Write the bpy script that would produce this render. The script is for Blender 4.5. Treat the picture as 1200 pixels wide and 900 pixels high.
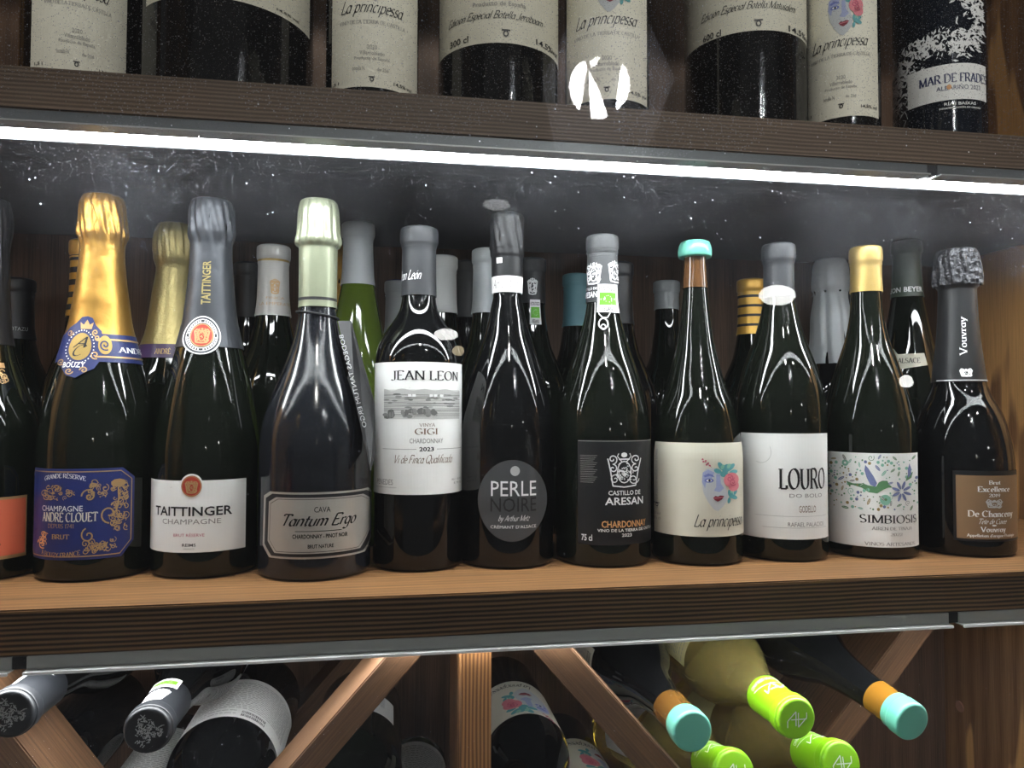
import bpy, bmesh, math, random
from mathutils import Vector, Matrix
from mathutils.geometry import tessellate_polygon
random.seed(7)
C = bpy.context.scene.collection
SC = bpy.context.scene
for o in list(bpy.data.objects): bpy.data.objects.remove(o)
S = 0.01                      # everything below is written in centimetres; the lens stands at (0,0,150)
ZC = 150.0
R_ = math.radians
# ---------------------------------------------------------------- camera
YAW, PITCH, ROLL, F = R_(9.2697), R_(1.8532), R_(0.1267), 870.0
fw = Vector((math.sin(YAW)*math.cos(PITCH), math.cos(YAW)*math.cos(PITCH), math.sin(PITCH)))
rt0 = Vector((math.cos(YAW), -math.sin(YAW), 0)); up0 = rt0.cross(fw)
rt = math.cos(ROLL)*rt0 + math.sin(ROLL)*up0; up = math.cos(ROLL)*up0 - math.sin(ROLL)*rt0
cam = bpy.data.cameras.new('camera'); camo = bpy.data.objects.new('camera', cam); C.objects.link(camo)
cam.sensor_width = 36; cam.lens = F/1200*36; cam.clip_start = 0.01; cam.clip_end = 50
M = Matrix((rt, up, -fw)).transposed().to_4x4(); M.translation = Vector((0, 0, ZC*S)); camo.matrix_world = M
SC.camera = camo
# ---------------------------------------------------------------- world, added unseen lights, exposure
w = bpy.data.worlds.new('world'); SC.world = w; w.use_nodes = True
w.node_tree.nodes['Background'].inputs[0].default_value = (0.98, 0.98, 1.0, 1)
w.node_tree.nodes['Background'].inputs[1].default_value = 0.09
LED_STRENGTH = 54.0
def area(name, loc, size, power, col=(1, .97, .93), target=(20, 60, 0), tall=0):
    l = bpy.data.lights.new(name, 'AREA'); l.shape = 'RECTANGLE' if tall else 'DISK'; l.size = size*S; l.size_y = (tall or size)*S; l.energy = power; l.color = col
    o = bpy.data.objects.new(name, l); C.objects.link(o)
    o.location = (loc[0]*S, loc[1]*S, (loc[2]+ZC)*S)
    d = Vector(target)-Vector(loc); o.rotation_euler = d.to_track_quat('-Z', 'Y').to_euler(); return o
area('added_key_near', (10, -130, 165), 16, 17)  # unseen key lights added to brighten the labels, outside the door's reflection
area('added_key_far', (120, -170, 190), 16, 18)
area('added_key_side', (-130, -160, 185), 16, 18)
area('added_strip_left', (-230, -60, 20), 7, 9, (.95, .97, 1), (20, 60, 0), 130)  # unseen upright strips added for the long streaks on the bottles
area('added_strip_right', (270, -40, 20), 7, 8, (.95, .97, 1), (20, 60, 0), 130)
SC.view_settings.view_transform = 'Standard'; SC.view_settings.look = 'None'
SC.view_settings.exposure = 0.0; SC.view_settings.gamma = 1.0
SC.view_settings.use_curve_mapping = False
SC.cycles.use_denoising = True
SC.cycles.max_bounces = 10; SC.cycles.transparent_max_bounces = 12; SC.cycles.sample_clamp_indirect = 6
# ---------------------------------------------------------------- pixel -> point helpers
def ray(px, py): return fw + rt*((px-600)/F) + up*((450-py)/F)
def onY(px, py, Y): d = ray(px, py); return d*(Y/d.y)
# ---------------------------------------------------------------- materials
def mat(name, col=(.5, .5, .5), rough=.5, metal=0, spec=.5, trans=0, ior=1.45, emit=None, strength=0, bump=None, coat=0, mottle=0):
    m = bpy.data.materials.new(name); m.use_nodes = True; nt = m.node_tree; b = nt.nodes['Principled BSDF']
    b.inputs['Base Color'].default_value = (*col, 1); b.inputs['Roughness'].default_value = rough
    b.inputs['Metallic'].default_value = metal; b.inputs['Specular IOR Level'].default_value = spec
    b.inputs['Transmission Weight'].default_value = trans; b.inputs['IOR'].default_value = ior
    b.inputs['Coat Weight'].default_value = coat
    if emit: b.inputs['Emission Color'].default_value = (*emit, 1); b.inputs['Emission Strength'].default_value = strength
    if mottle:
        tc = nt.nodes.new('ShaderNodeTexCoord'); n = nt.nodes.new('ShaderNodeTexNoise'); n.inputs['Scale'].default_value = 90; n.inputs['Detail'].default_value = 4
        mx = nt.nodes.new('ShaderNodeMix'); mx.data_type = 'RGBA'
        mx.inputs[6].default_value = (*[c*(1-mottle) for c in col], 1); mx.inputs[7].default_value = (*[min(1, c*(1+mottle)) for c in col], 1)
        nt.links.new(tc.outputs['Object'], n.inputs['Vector']); nt.links.new(n.outputs[0], mx.inputs[0]); nt.links.new(mx.outputs[2], b.inputs['Base Color'])
    if bump:
        tc = nt.nodes.new('ShaderNodeTexCoord'); n = nt.nodes.new('ShaderNodeTexNoise'); n.inputs['Scale'].default_value = bump[0]; n.inputs['Detail'].default_value = 3
        bp = nt.nodes.new('ShaderNodeBump'); bp.inputs['Strength'].default_value = bump[1]; bp.inputs['Distance'].default_value = bump[2]
        nt.links.new(tc.outputs['Object'], n.inputs['Vector']); nt.links.new(n.outputs[0], bp.inputs['Height']); nt.links.new(bp.outputs[0], b.inputs['Normal'])
    return m
def wood(name, dark, light, honey=None, period=.6, ring=(0, 3, 4), rough=.55, hthr=.6, grain=1.0, mixn=.5):
    """grain runs along the object's own X axis"""
    m = bpy.data.materials.new(name); m.use_nodes = True; nt = m.node_tree; L = nt.links; b = nt.nodes['Principled BSDF']
    N = nt.nodes.new
    tc = N('ShaderNodeTexCoord'); mp = N('ShaderNodeMapping'); mp.inputs['Location'].default_value = [c*S for c in ring]; mp.inputs['Scale'].default_value = (.16, 1, 1)
    L.new(tc.outputs['Object'], mp.inputs['Vector'])
    wv = N('ShaderNodeTexWave'); wv.wave_type = 'RINGS'; wv.rings_direction = 'X'; wv.wave_profile = 'SIN'
    wv.inputs['Scale'].default_value = .314/(period*S); wv.inputs['Distortion'].default_value = 5.0*grain; wv.inputs['Detail'].default_value = 3; wv.inputs['Detail Scale'].default_value = .35
    L.new(mp.outputs[0], wv.inputs['Vector'])
    mp2 = N('ShaderNodeMapping'); mp2.inputs['Scale'].default_value = (.02, 1, 1); L.new(tc.outputs['Object'], mp2.inputs['Vector'])
    n1 = N('ShaderNodeTexNoise'); n1.inputs['Scale'].default_value = 700; n1.inputs['Detail'].default_value = 3; L.new(mp2.outputs[0], n1.inputs['Vector'])
    mp3 = N('ShaderNodeMapping'); mp3.inputs['Scale'].default_value = (.12, 1, 1); mp3.inputs['Location'].default_value = (.3, .2, .1); L.new(tc.outputs['Object'], mp3.inputs['Vector'])
    n2 = N('ShaderNodeTexNoise'); n2.inputs['Scale'].default_value = 22; n2.inputs['Detail'].default_value = 2; L.new(mp3.outputs[0], n2.inputs['Vector'])
    a = N('ShaderNodeMath'); a.operation = 'MULTIPLY'; L.new(wv.outputs['Fac'], a.inputs[0]); a.inputs[1].default_value = 1-mixn
    a2 = N('ShaderNodeMath'); a2.operation = 'MULTIPLY_ADD'; L.new(n1.outputs[0], a2.inputs[0]); a2.inputs[1].default_value = mixn; L.new(a.outputs[0], a2.inputs[2])
    rp = N('ShaderNodeValToRGB'); rp.color_ramp.elements[0].position = .25; rp.color_ramp.elements[0].color = (*dark, 1); rp.color_ramp.elements[1].position = .85; rp.color_ramp.elements[1].color = (*light, 1)
    L.new(a2.outputs[0], rp.inputs[0]); out = rp.outputs[0]
    mx = N('ShaderNodeMix'); mx.data_type = 'RGBA'; mx.blend_type = 'MULTIPLY'; mx.inputs[0].default_value = .5
    L.new(out, mx.inputs[6]); L.new(n2.outputs[0], mx.inputs[7]); out = mx.outputs[2]
    if honey:
        r2 = N('ShaderNodeValToRGB'); r2.color_ramp.elements[0].position = hthr; r2.color_ramp.elements[1].position = hthr+.03
        L.new(n2.outputs[0], r2.inputs[0]); m2 = N('ShaderNodeMix'); m2.data_type = 'RGBA'; L.new(r2.outputs[0], m2.inputs[0])
        hm = N('ShaderNodeMix'); hm.data_type = 'RGBA'; hm.blend_type = 'MULTIPLY'; hm.inputs[0].default_value = .5; hm.inputs[6].default_value = (*honey, 1); L.new(n1.outputs[0], hm.inputs[7])
        L.new(out, m2.inputs[6]); L.new(hm.outputs[2], m2.inputs[7]); out = m2.outputs[2]
    L.new(out, b.inputs['Base Color']); b.inputs['Roughness'].default_value = rough; b.inputs['Specular IOR Level'].default_value = .35
    bp = N('ShaderNodeBump'); bp.inputs['Strength'].default_value = .35; bp.inputs['Distance'].default_value = .0004; L.new(n1.outputs[0], bp.inputs['Height']); L.new(bp.outputs[0], b.inputs['Normal'])
    return m
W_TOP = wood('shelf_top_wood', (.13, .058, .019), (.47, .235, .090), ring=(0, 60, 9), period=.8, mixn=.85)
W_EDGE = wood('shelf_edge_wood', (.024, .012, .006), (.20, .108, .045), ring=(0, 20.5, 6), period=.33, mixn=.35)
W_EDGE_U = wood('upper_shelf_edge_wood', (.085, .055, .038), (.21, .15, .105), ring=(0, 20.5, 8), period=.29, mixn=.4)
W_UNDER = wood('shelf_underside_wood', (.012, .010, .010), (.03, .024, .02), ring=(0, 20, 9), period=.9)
W_BACK = wood('back_panel_wood', (.075, .043, .028), (.235, .135, .082), ring=(0, 8, 15), period=2.6, mixn=.85)
W_WALL = wood('side_panel_wood', (.22, .105, .042), (.58, .30, .13), honey=(.95, .52, .19), ring=(0, 10, 7), period=2.2, hthr=.52, mixn=.8)
W_BRACE = wood('rack_plank_wood', (.070, .034, .016), (.205, .105, .050), ring=(0, 40, 5), period=.5, mixn=.9)
W_BRACE2 = wood('rack_divider_wood', (.17, .07, .022), (.46, .22, .08), ring=(0, 5.5, 9), period=.28, mixn=.4)
GLASS_DARK = mat('dark_bottle_glass', (.0045, .006, .004), .035, spec=.55, mottle=.3)
GLASS_BLACK = mat('black_bottle_glass', (.003, .0032, .0035), .04, spec=.55)
GLASS_SATIN = mat('smoky_bottle_glass', (.009, .010, .013), .13, spec=.7)
GLASS_GREEN = mat('olive_bottle_glass', (.07, .105, .012), .05, spec=.5)
GLASS_AMBER = mat('amber_neck_glass', (.085, .04, .016), .05, spec=.5)
GLASS_BLUE = mat('blue_black_glass', (.003, .006, .012), .05, spec=.5)
WINE_CLEAR = mat('straw_wine_in_clear_glass', (.90, .76, .26), .02, spec=.5, trans=.91, ior=1.34)
def matte(name, c, r=.45, **k): return mat(name, c, r, **k)
PAPER = matte('white_label_paper', (.87, .87, .85), .6, mottle=.03)
PAPER_W = matte('warm_label_paper', (.80, .77, .65), .6, mottle=.05)
PAPER_D = matte('cream_label_paper', (.66, .63, .52), .6, mottle=.05)
INK = matte('black_ink', (.012, .012, .014), .5); GREY = matte('grey_ink', (.26, .25, .24), .5); LGREY = matte('light_grey_ink', (.5, .5, .49), .5)
BROWN = matte('brown_ink', (.19, .12, .08), .5); WHITE = matte('white_ink', (.82, .82, .82), .5); SILVER = matte('silver_ink', (.50, .50, .50), .4, metal=.3)
GOLD = matte('gold_foil', (.40, .22, .05), .38, metal=.85, bump=(70, .5, .0018))
GOLD_P = matte('gold_print', (.47, .30, .14), .38, metal=.35); GOLD_M = matte('satin_gold_capsule', (.36, .25, .08), .42, metal=.6)
PALEGOLD = matte('pale_gold_foil', (.40, .33, .14), .36, metal=.7, bump=(400, .5, .001))
NAVY = matte('navy_print', (.018, .028, .115), .4); BLUE = matte('blue_label', (.016, .026, .13), .4); RED = matte('red_seal', (.42, .045, .028), .4)
BRONZE_P = matte('bronze_paper', (.21, .125, .065), .45, mottle=.08); ORANGE = matte('orange_label', (.75, .16, .08), .5); ORANGE_T = matte('orange_text', (.72, .36, .14), .5)
FOIL_GREY = matte('slate_foil', (.045, .049, .057), .40, metal=.35, bump=(80, .45, .0015))
FOIL_CREAM = matte('cream_foil', (.24, .26, .18), .33, metal=.35, bump=(80, .4, .0012))
FOIL_BLACK = matte('black_crinkled_foil', (.03, .03, .034), .30, metal=.5, bump=(160, 1, .005))
FOIL_BLACK2 = matte('matte_black_foil', (.014, .0145, .016), .42, metal=.15)
CAP_DARK = matte('charcoal_capsule', (.026, .028, .032), .48); CAP_BLACK = matte('black_capsule', (.012, .012, .014), .4, metal=.2)
CAP_NIGHT = matte('night_grey_capsule', (.010, .011, .013), .42); CAP_GREY = matte('light_grey_capsule', (.36, .38, .39), .42, metal=.1); CAP_WHITE = matte('white_capsule', (.62, .63, .62), .45); CAP_MID = matte('mid_grey_capsule', (.07, .073, .077), .45)
CAP_WARM = matte('pearl_grey_capsule', (.50, .49, .47), .4, metal=.15)
CAP_TEAL = matte('teal_capsule', (.13, .30, .35), .45); CAP_MINT = matte('mint_wax', (.11, .38, .295), .36, coat=.3); CAP_GREEN = matte('dark_green_capsule', (.035, .05, .035), .4)
CAP_MUSTARD = matte('mustard_capsule', (.60, .34, .06), .35, metal=.4)
LIME = matte('lime_capsule', (.22, .50, .008), .34, coat=.2); LIME_P = matte('green_print', (.11, .42, .015), .5)
PLATE = matte('silver_label_foil', (.46, .44, .40), .34, metal=.45); PERLE = matte('graphite_label', (.055, .057, .06), .45); PERLE_INK = matte('graphite_ink', (.012, .012, .012), .4)
BLACK_L = matte('black_label', (.006, .0065, .008), .5); TAG = matte('charcoal_card', (.007, .007, .008), .5)
SKIN = matte('print_pale_grey', (.52, .54, .56), .6); LBLUE = matte('print_blue', (.16, .19, .48), .6); MBLUE = matte('print_light_blue', (.34, .38, .60), .6)
ROSE = matte('print_rose', (.68, .20, .24), .6); ROSE2 = matte('print_deep_rose', (.45, .06, .12), .6); TEALP = matte('print_teal', (.10, .34, .36), .6); LIPS = matte('print_lips', (.19, .015, .03), .6)
BGREEN = matte('print_green', (.10, .24, .11), .6); BMINT = matte('print_mint', (.24, .50, .38), .6); BBLUE = matte('print_slate_blue', (.16, .19, .36), .6); BOCHRE = matte('print_ochre', (.34, .25, .10), .6)
ALU = matte('aluminium', (.40, .41, .39), .35, metal=.55); ALU_D = matte('darkened_aluminium', (.12, .13, .135), .35, metal=.5); GLOW_WHITE = matte('polished_bead', (.95, .95, .95), .35)
LEDM = mat('led_diffuser', (.9, .9, .9), .5, emit=(.93, .97, 1.0), strength=LED_STRENGTH)
LEDM2 = mat('lower_led_diffuser', (.9, .9, .9), .5, emit=(.95, .97, 1.0), strength=LED_STRENGTH*.72)
# ---------------------------------------------------------------- object helpers
def link(name, me, m=None, parent=None, loc=None):
    o = bpy.data.objects.new(name, me); C.objects.link(o)
    if m is not None and me is not None and not me.materials: me.materials.append(m)
    if parent is not None: o.parent = parent
    if loc is not None: o.location = (loc[0]*S, loc[1]*S, (loc[2]+ZC)*S)
    return o
def tag(o, label, cat, group=None):
    o['label'] = label; o['category'] = cat
    if group: o['group'] = group
    return o
def thing(name, label, cat, loc, group=None):
    o = link(name, None, None, None, loc); o.empty_display_size = .02; return tag(o, label, cat, group)
def mesh(vs, fs, smooth=True, name='m'):
    me = bpy.data.meshes.new(name); me.from_pydata([(v[0]*S, v[1]*S, v[2]*S) for v in vs], [], fs)
    if smooth: me.polygons.foreach_set('use_smooth', [True]*len(me.polygons))
    me.update(); return me
def bevel_box(lx, ly, lz, bev=.08, cuts=0):
    bm = bmesh.new(); bmesh.ops.create_cube(bm, size=1)
    bmesh.ops.scale(bm, vec=(lx*S, ly*S, lz*S), verts=bm.verts)
    if bev: bmesh.ops.bevel(bm, geom=bm.edges[:], offset=bev*S, segments=2, affect='EDGES')
    me = bpy.data.meshes.new('box'); bm.to_mesh(me); bm.free(); return me
def box(name, x0, x1, y0, y1, z0, z1, m, parent=None, bev=.08):
    o = link(name, bevel_box(x1-x0, y1-y0, z1-z0, bev), m, None)
    o.location = ((x0+x1)/2*S, (y0+y1)/2*S, ((z0+z1)/2+ZC)*S)
    if parent is not None: o.parent = parent; o.matrix_parent_inverse = Matrix.Translation(-Vector(parent.location))
    return o
def struct(o): o['kind'] = 'structure'; return o
# ---------------------------------------------------------------- the cabinet
D = 53.49; YB = 92.5; XW = 75.5; XL = -50
ZS = -13.27; ZU = ZS-3.02; ZT = 22.78; ZTU = 19.86        # shelf top/underside, upper shelf top/underside
def upright(name, c, lx, ly, lz, m):                      # board with its grain vertical: local X is world Z
    o = link(name, bevel_box(lz, ly, lx, .05), m); o.rotation_euler = (0, R_(-90), 0); o.location = (c[0]*S, c[1]*S, (c[2]+ZC)*S); return o
struct(upright('wall_back', ((XL+XW)/2+1, YB+1, 5), XW-XL+4, 2, 124, W_BACK))
struct(upright('wall_right', (XW+1, 73, 5), 2, YB-D, 124, W_WALL))
struct(upright('wall_left', (XL-1, 73, 5), 2, YB-D, 124, W_WALL))
plugs = [(1125, 828)]
for px, py in plugs:
    d = ray(px, py); p = d*(XW/d.x)
    bm = bmesh.new(); bmesh.ops.create_cone(bm, cap_ends=True, segments=24, radius1=.72*S, radius2=.66*S, depth=.16*S)
    me = bpy.data.meshes.new('plug'); bm.to_mesh(me); bm.free()
    o = link('screw_plug', me, matte('pink_wood_plug', (.42, .20, .12), .6), None, (XW-.05, p.y, p.z)); o.rotation_euler = (0, R_(-90), 0)
    pw = bpy.data.objects['wall_right']; o.parent = pw; o.matrix_parent_inverse = (Matrix.Translation(pw.location) @ pw.rotation_euler.to_matrix().to_4x4()).inverted()
def shelf(z0, z1, label, medge):
    o = box('shelf_board', XL+.05, XW-.05, D, YB-.05, z0, z1, W_TOP, bev=.10); me = o.data
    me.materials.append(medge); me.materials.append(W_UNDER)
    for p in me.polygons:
        p.material_index = 1 if p.normal.y < -.5 else (2 if p.normal.z < -.5 else 0)  # light and shade put into the wood: lighter top, darker front and underside
    return tag(o, label, 'shelf')
shelf(ZU, ZS, 'dark brown wooden shelf board under the row of ten front bottles', W_EDGE)
shelf(ZTU, ZT, 'brown wooden shelf board carrying the large cream-labelled bottles, light strip beneath', W_EDGE_U)
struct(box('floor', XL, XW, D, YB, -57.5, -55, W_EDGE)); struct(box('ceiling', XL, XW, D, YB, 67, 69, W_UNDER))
# light profiles under the shelves
def profile(zu, joints, label, grp):
    t = thing('led_light_strip', label, 'light', (joints[-1], D+2, zu))
    ends = [XL+.1] + [v for j in joints for v in (j-.45, j+.45)] + [XW-.1]
    t.location = ((joints[-1])*S, (D+2)*S, (zu+ZC)*S)
    for i in range(0, len(ends), 2):
        a, b = ends[i], ends[i+1]
        f = box('front_fascia', a, b, D+.02, D+.25, zu-.86, zu-.01, ALU if zu < 0 else ALU_D, t, .02)  # upper fascia gets a darkened copy: shade put into the metal's colour
        box('bottom_lip', a, b, D-.40, D+1.03, zu-.96, zu-.84, ALU, t, .02)
        if zu < 0: box('bright_bead', a, b, D-.55, D-.40, zu-1.07, zu-.86, GLOW_WHITE, t, .03)  # white bead added as the thin line of strip glow
    for j in joints: box('joint_clip', j-.45, j+.45, D+.1, D+1.1, zu-.84, zu-.02, FOIL_BLACK2, t, .02)
    box('diffuser', XL+.1, XW-.1, D+1.05, D+3.35, zu-.90, zu-.30, LEDM if zu > 0 else LEDM2, t, .1)
    box('back_rail', XL+.1, XW-.1, D+3.37, D+3.65, zu-.95, zu-.01, ALU_D, t, .02)
    return t
profile(ZTU, [onY(1096, 206, D-.3).x], 'glowing white light strip under the upper shelf, above the bottle necks', None)
profile(ZU, [onY(22, 776, D).x, onY(1118, 722, D).x], 'grey metal light strip under the shelf of standing bottles', None)
# the glass door in front of everything
def glass_door():
    m = bpy.data.materials.new('dusty_door_glass'); m.use_nodes = True; nt = m.node_tree; L = nt.links; N = nt.nodes.new
    for n in list(nt.nodes): nt.nodes.remove(n)
    out = N('ShaderNodeOutputMaterial'); tr = N('ShaderNodeBsdfTransparent'); tr.inputs[0].default_value = (.97, .98, .975, 1)
    gl = N('ShaderNodeBsdfGlossy'); gl.inputs['Roughness'].default_value = .012
    fr = N('ShaderNodeFresnel'); fr.inputs[0].default_value = 1.5
    m1 = N('ShaderNodeMixShader'); L.new(fr.outputs[0], m1.inputs[0]); L.new(tr.outputs[0], m1.inputs[1]); L.new(gl.outputs[0], m1.inputs[2])
    df = N('ShaderNodeBsdfDiffuse'); df.inputs[0].default_value = (.85, .87, .95, 1); tl = N('ShaderNodeBsdfTranslucent'); tl.inputs[0].default_value = (.85, .87, .95, 1)
    md = N('ShaderNodeMixShader'); md.inputs[0].default_value = .93; L.new(df.outputs[0], md.inputs[1]); L.new(tl.outputs[0], md.inputs[2])
    tc = N('ShaderNodeTexCoord')
    def specks(scale, thr, jit):
        v = N('ShaderNodeTexVoronoi'); v.inputs['Scale'].default_value = scale; v.feature = 'F1'; L.new(tc.outputs['Object'], v.inputs['Vector'])
        sep = N('ShaderNodeSeparateColor'); L.new(v.outputs['Color'], sep.inputs[0])
        pw = N('ShaderNodeMath'); pw.operation = 'POWER'; L.new(sep.outputs[0], pw.inputs[0]); pw.inputs[1].default_value = jit
        mu = N('ShaderNodeMath'); mu.operation = 'MULTIPLY'; L.new(pw.outputs[0], mu.inputs[0]); mu.inputs[1].default_value = thr
        lt = N('ShaderNodeMath'); lt.operation = 'LESS_THAN'; L.new(v.outputs['Distance'], lt.inputs[0]); L.new(mu.outputs[0], lt.inputs[1]); return lt.outputs[0]
    s1 = specks(300, .17, 9); s2 = specks(1000, .45, 2)
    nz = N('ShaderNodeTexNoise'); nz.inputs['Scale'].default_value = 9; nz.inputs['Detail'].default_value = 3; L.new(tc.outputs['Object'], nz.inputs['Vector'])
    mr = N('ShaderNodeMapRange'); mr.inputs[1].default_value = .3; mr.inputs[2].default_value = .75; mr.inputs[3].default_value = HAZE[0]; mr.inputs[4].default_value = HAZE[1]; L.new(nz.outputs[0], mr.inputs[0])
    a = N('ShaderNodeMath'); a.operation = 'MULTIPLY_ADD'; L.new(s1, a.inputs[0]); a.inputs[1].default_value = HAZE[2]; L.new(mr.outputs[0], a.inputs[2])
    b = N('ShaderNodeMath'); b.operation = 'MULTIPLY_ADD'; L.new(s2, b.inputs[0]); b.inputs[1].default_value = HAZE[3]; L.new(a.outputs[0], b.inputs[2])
    # the strip's haze is put into the dust: denser from the bottle necks upwards
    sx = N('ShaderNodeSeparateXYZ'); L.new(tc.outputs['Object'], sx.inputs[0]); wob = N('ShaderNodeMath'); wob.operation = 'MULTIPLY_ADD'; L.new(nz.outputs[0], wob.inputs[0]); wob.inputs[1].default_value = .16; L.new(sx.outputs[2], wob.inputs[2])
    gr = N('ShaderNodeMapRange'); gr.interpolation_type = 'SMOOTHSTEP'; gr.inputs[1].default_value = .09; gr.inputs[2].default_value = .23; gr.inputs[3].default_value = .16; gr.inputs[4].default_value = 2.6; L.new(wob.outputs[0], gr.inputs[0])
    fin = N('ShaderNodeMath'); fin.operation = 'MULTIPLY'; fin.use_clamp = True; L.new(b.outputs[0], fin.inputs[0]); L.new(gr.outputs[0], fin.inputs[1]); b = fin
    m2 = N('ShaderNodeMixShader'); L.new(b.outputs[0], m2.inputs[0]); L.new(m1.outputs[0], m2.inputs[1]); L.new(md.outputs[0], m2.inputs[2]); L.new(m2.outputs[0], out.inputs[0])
    mb = bpy.data.materials.new('clear_glass_back'); mb.use_nodes = True; nb = mb.node_tree
    for n in list(nb.nodes): nb.nodes.remove(n)
    o2 = nb.nodes.new('ShaderNodeOutputMaterial'); t2 = nb.nodes.new('ShaderNodeBsdfTransparent'); t2.inputs[0].default_value = (.985, .99, .987, 1); nb.links.new(t2.outputs[0], o2.inputs[0])
    t = thing('glass_door', 'large dusty glass door pane closed across the whole front of the wine cabinet', 'door', (12, 50.6, -56))
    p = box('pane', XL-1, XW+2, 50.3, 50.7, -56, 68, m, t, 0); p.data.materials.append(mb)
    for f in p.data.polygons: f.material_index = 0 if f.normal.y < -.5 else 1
    return t
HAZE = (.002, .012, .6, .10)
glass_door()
# cross rack under the shelf
def slab_between(name, pts, y0, y1, m, parent=None):
    """plank whose front face is the quad a-b (lower edge), c-d (upper edge), local X along it"""
    (a, b), (c, d) = pts
    A, B, Cc, Dd = [onY(p[0], p[1], y0) for p in (a, b, c, d)]
    di = Vector((B.x-A.x, 0, B.z-A.z)).normalized(); n = Vector((-di.z, 0, di.x))
    th = abs((Cc-A).dot(n)); mid = (A+Cc)/2
    top = ZU-.02
    # run from the shelf's underside down past the frame
    zc = mid.z; t_up = (top-zc)/di.z; up_pt = mid+di*t_up; lo_pt = mid+di*((-54.9-zc)/di.z)
    hb = th/2*abs(di.x/di.z)
    ln = (up_pt-lo_pt).length
    ang = math.atan2(di.z, di.x)
    hl = ln/2; sk = (th/2)*di.x/di.z
    s_ = 1 if di.z > 0 else -1
    vs = []
    for y in (0, y1-y0):
        for sx, sz in ((-1, -1), (1, -1), (1, 1), (-1, 1)):
            vs.append((sx*hl - sz*th/2*di.x/di.z, y, sz*th/2))
    fs = [(0, 1, 2, 3), (7, 6, 5, 4), (0, 4, 5, 1), (1, 5, 6, 2), (2, 6, 7, 3), (3, 7, 4, 0)]
    me = mesh(vs, fs, False); bm = bmesh.new(); bm.from_mesh(me); bmesh.ops.recalc_face_normals(bm, faces=bm.faces[:]); bmesh.ops.bevel(bm, geom=bm.edges[:], offset=.1*S, segments=2, affect='EDGES'); bm.to_mesh(me); bm.free()
    c0 = (up_pt+lo_pt)/2
    o = link(name, me, m, None, (c0.x, y0, c0.z)); o.rotation_euler = (0, -ang, 0)
    if parent is not None: o.parent = parent; o.matrix_parent_inverse = Matrix.Translation(-Vector(parent.location))
    return o
rack = thing('bottle_rack', 'brown wooden cross-plank rack under the shelf, holding the lying bottles', 'wine rack', (6.3, 72, -55))
slab_between('diagonal_plank', (((388, 892), (497, 765)), ((380, 852), (455, 765))), 55.3, 61.3, W_BRACE, rack)
slab_between('diagonal_plank', (((340, 884), (442, 765)), ((360, 820), (412, 765))), 83.5, 90, W_BRACE, rack)
slab_between('diagonal_plank', (((746, 900), (619, 757)), ((794, 900), (663, 754))), 55.3, 61.3, W_BRACE, rack)
slab_between('diagonal_plank', (((1000, 867), (1101, 730)), ((996, 822), (1065, 731))), 69, 80, W_BRACE, rack)
slab_between('diagonal_plank', (((0, 910), (-12, 895)), ((46, 900), (8, 864))), 56, 62, W_BRACE, rack)
xd0, xd1 = onY(541, 800, 55.2).x, onY(576, 800, 55.2).x
o = link('divider_board', bevel_box(54.9+ZU, 66-55.2, xd1-xd0, .1), W_BRACE2); o.rotation_euler = (0, R_(-90), 0); o.location = ((xd0+xd1)/2*S, (66+55.2)/2*S, ((ZU-.02-54.98)/2+ZC)*S); o.parent = rack; o.matrix_parent_inverse = Matrix.Translation(-Vector(rack.location))
# ---------------------------------------------------------------- lettering: sans (built-in font) and a pen-drawn roman/script
_tc = {}
def sans(s, bold=False):
    k = (s, bold)
    if k not in _tc:
        cu = bpy.data.curves.new('t', 'FONT'); cu.body = s; cu.resolution_u = 2; cu.size = 1
        if bold: cu.offset = .018
        ob = bpy.data.objects.new('t', cu); C.objects.link(ob); dg = bpy.context.evaluated_depsgraph_get(); me = ob.evaluated_get(dg).to_mesh()
        vs = [(v.co.x, v.co.y) for v in me.vertices]; fs = [tuple(p.vertices) for p in me.polygons]
        ob.evaluated_get(dg).to_mesh_clear(); bpy.data.objects.remove(ob); bpy.data.curves.remove(cu); _tc[k] = norm(vs, fs)
    return _tc[k]
def norm(vs, fs):
    if not vs: return [], [], 1
    x0 = min(v[0] for v in vs); x1 = max(v[0] for v in vs); y0 = min(v[1] for v in vs); y1 = max(v[1] for v in vs)
    return [((v[0]-x0)/(x1-x0), (v[1]-y0)/max(1e-6, y1-y0)) for v in vs], fs, (x1-x0)/max(1e-6, y1-y0)
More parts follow.
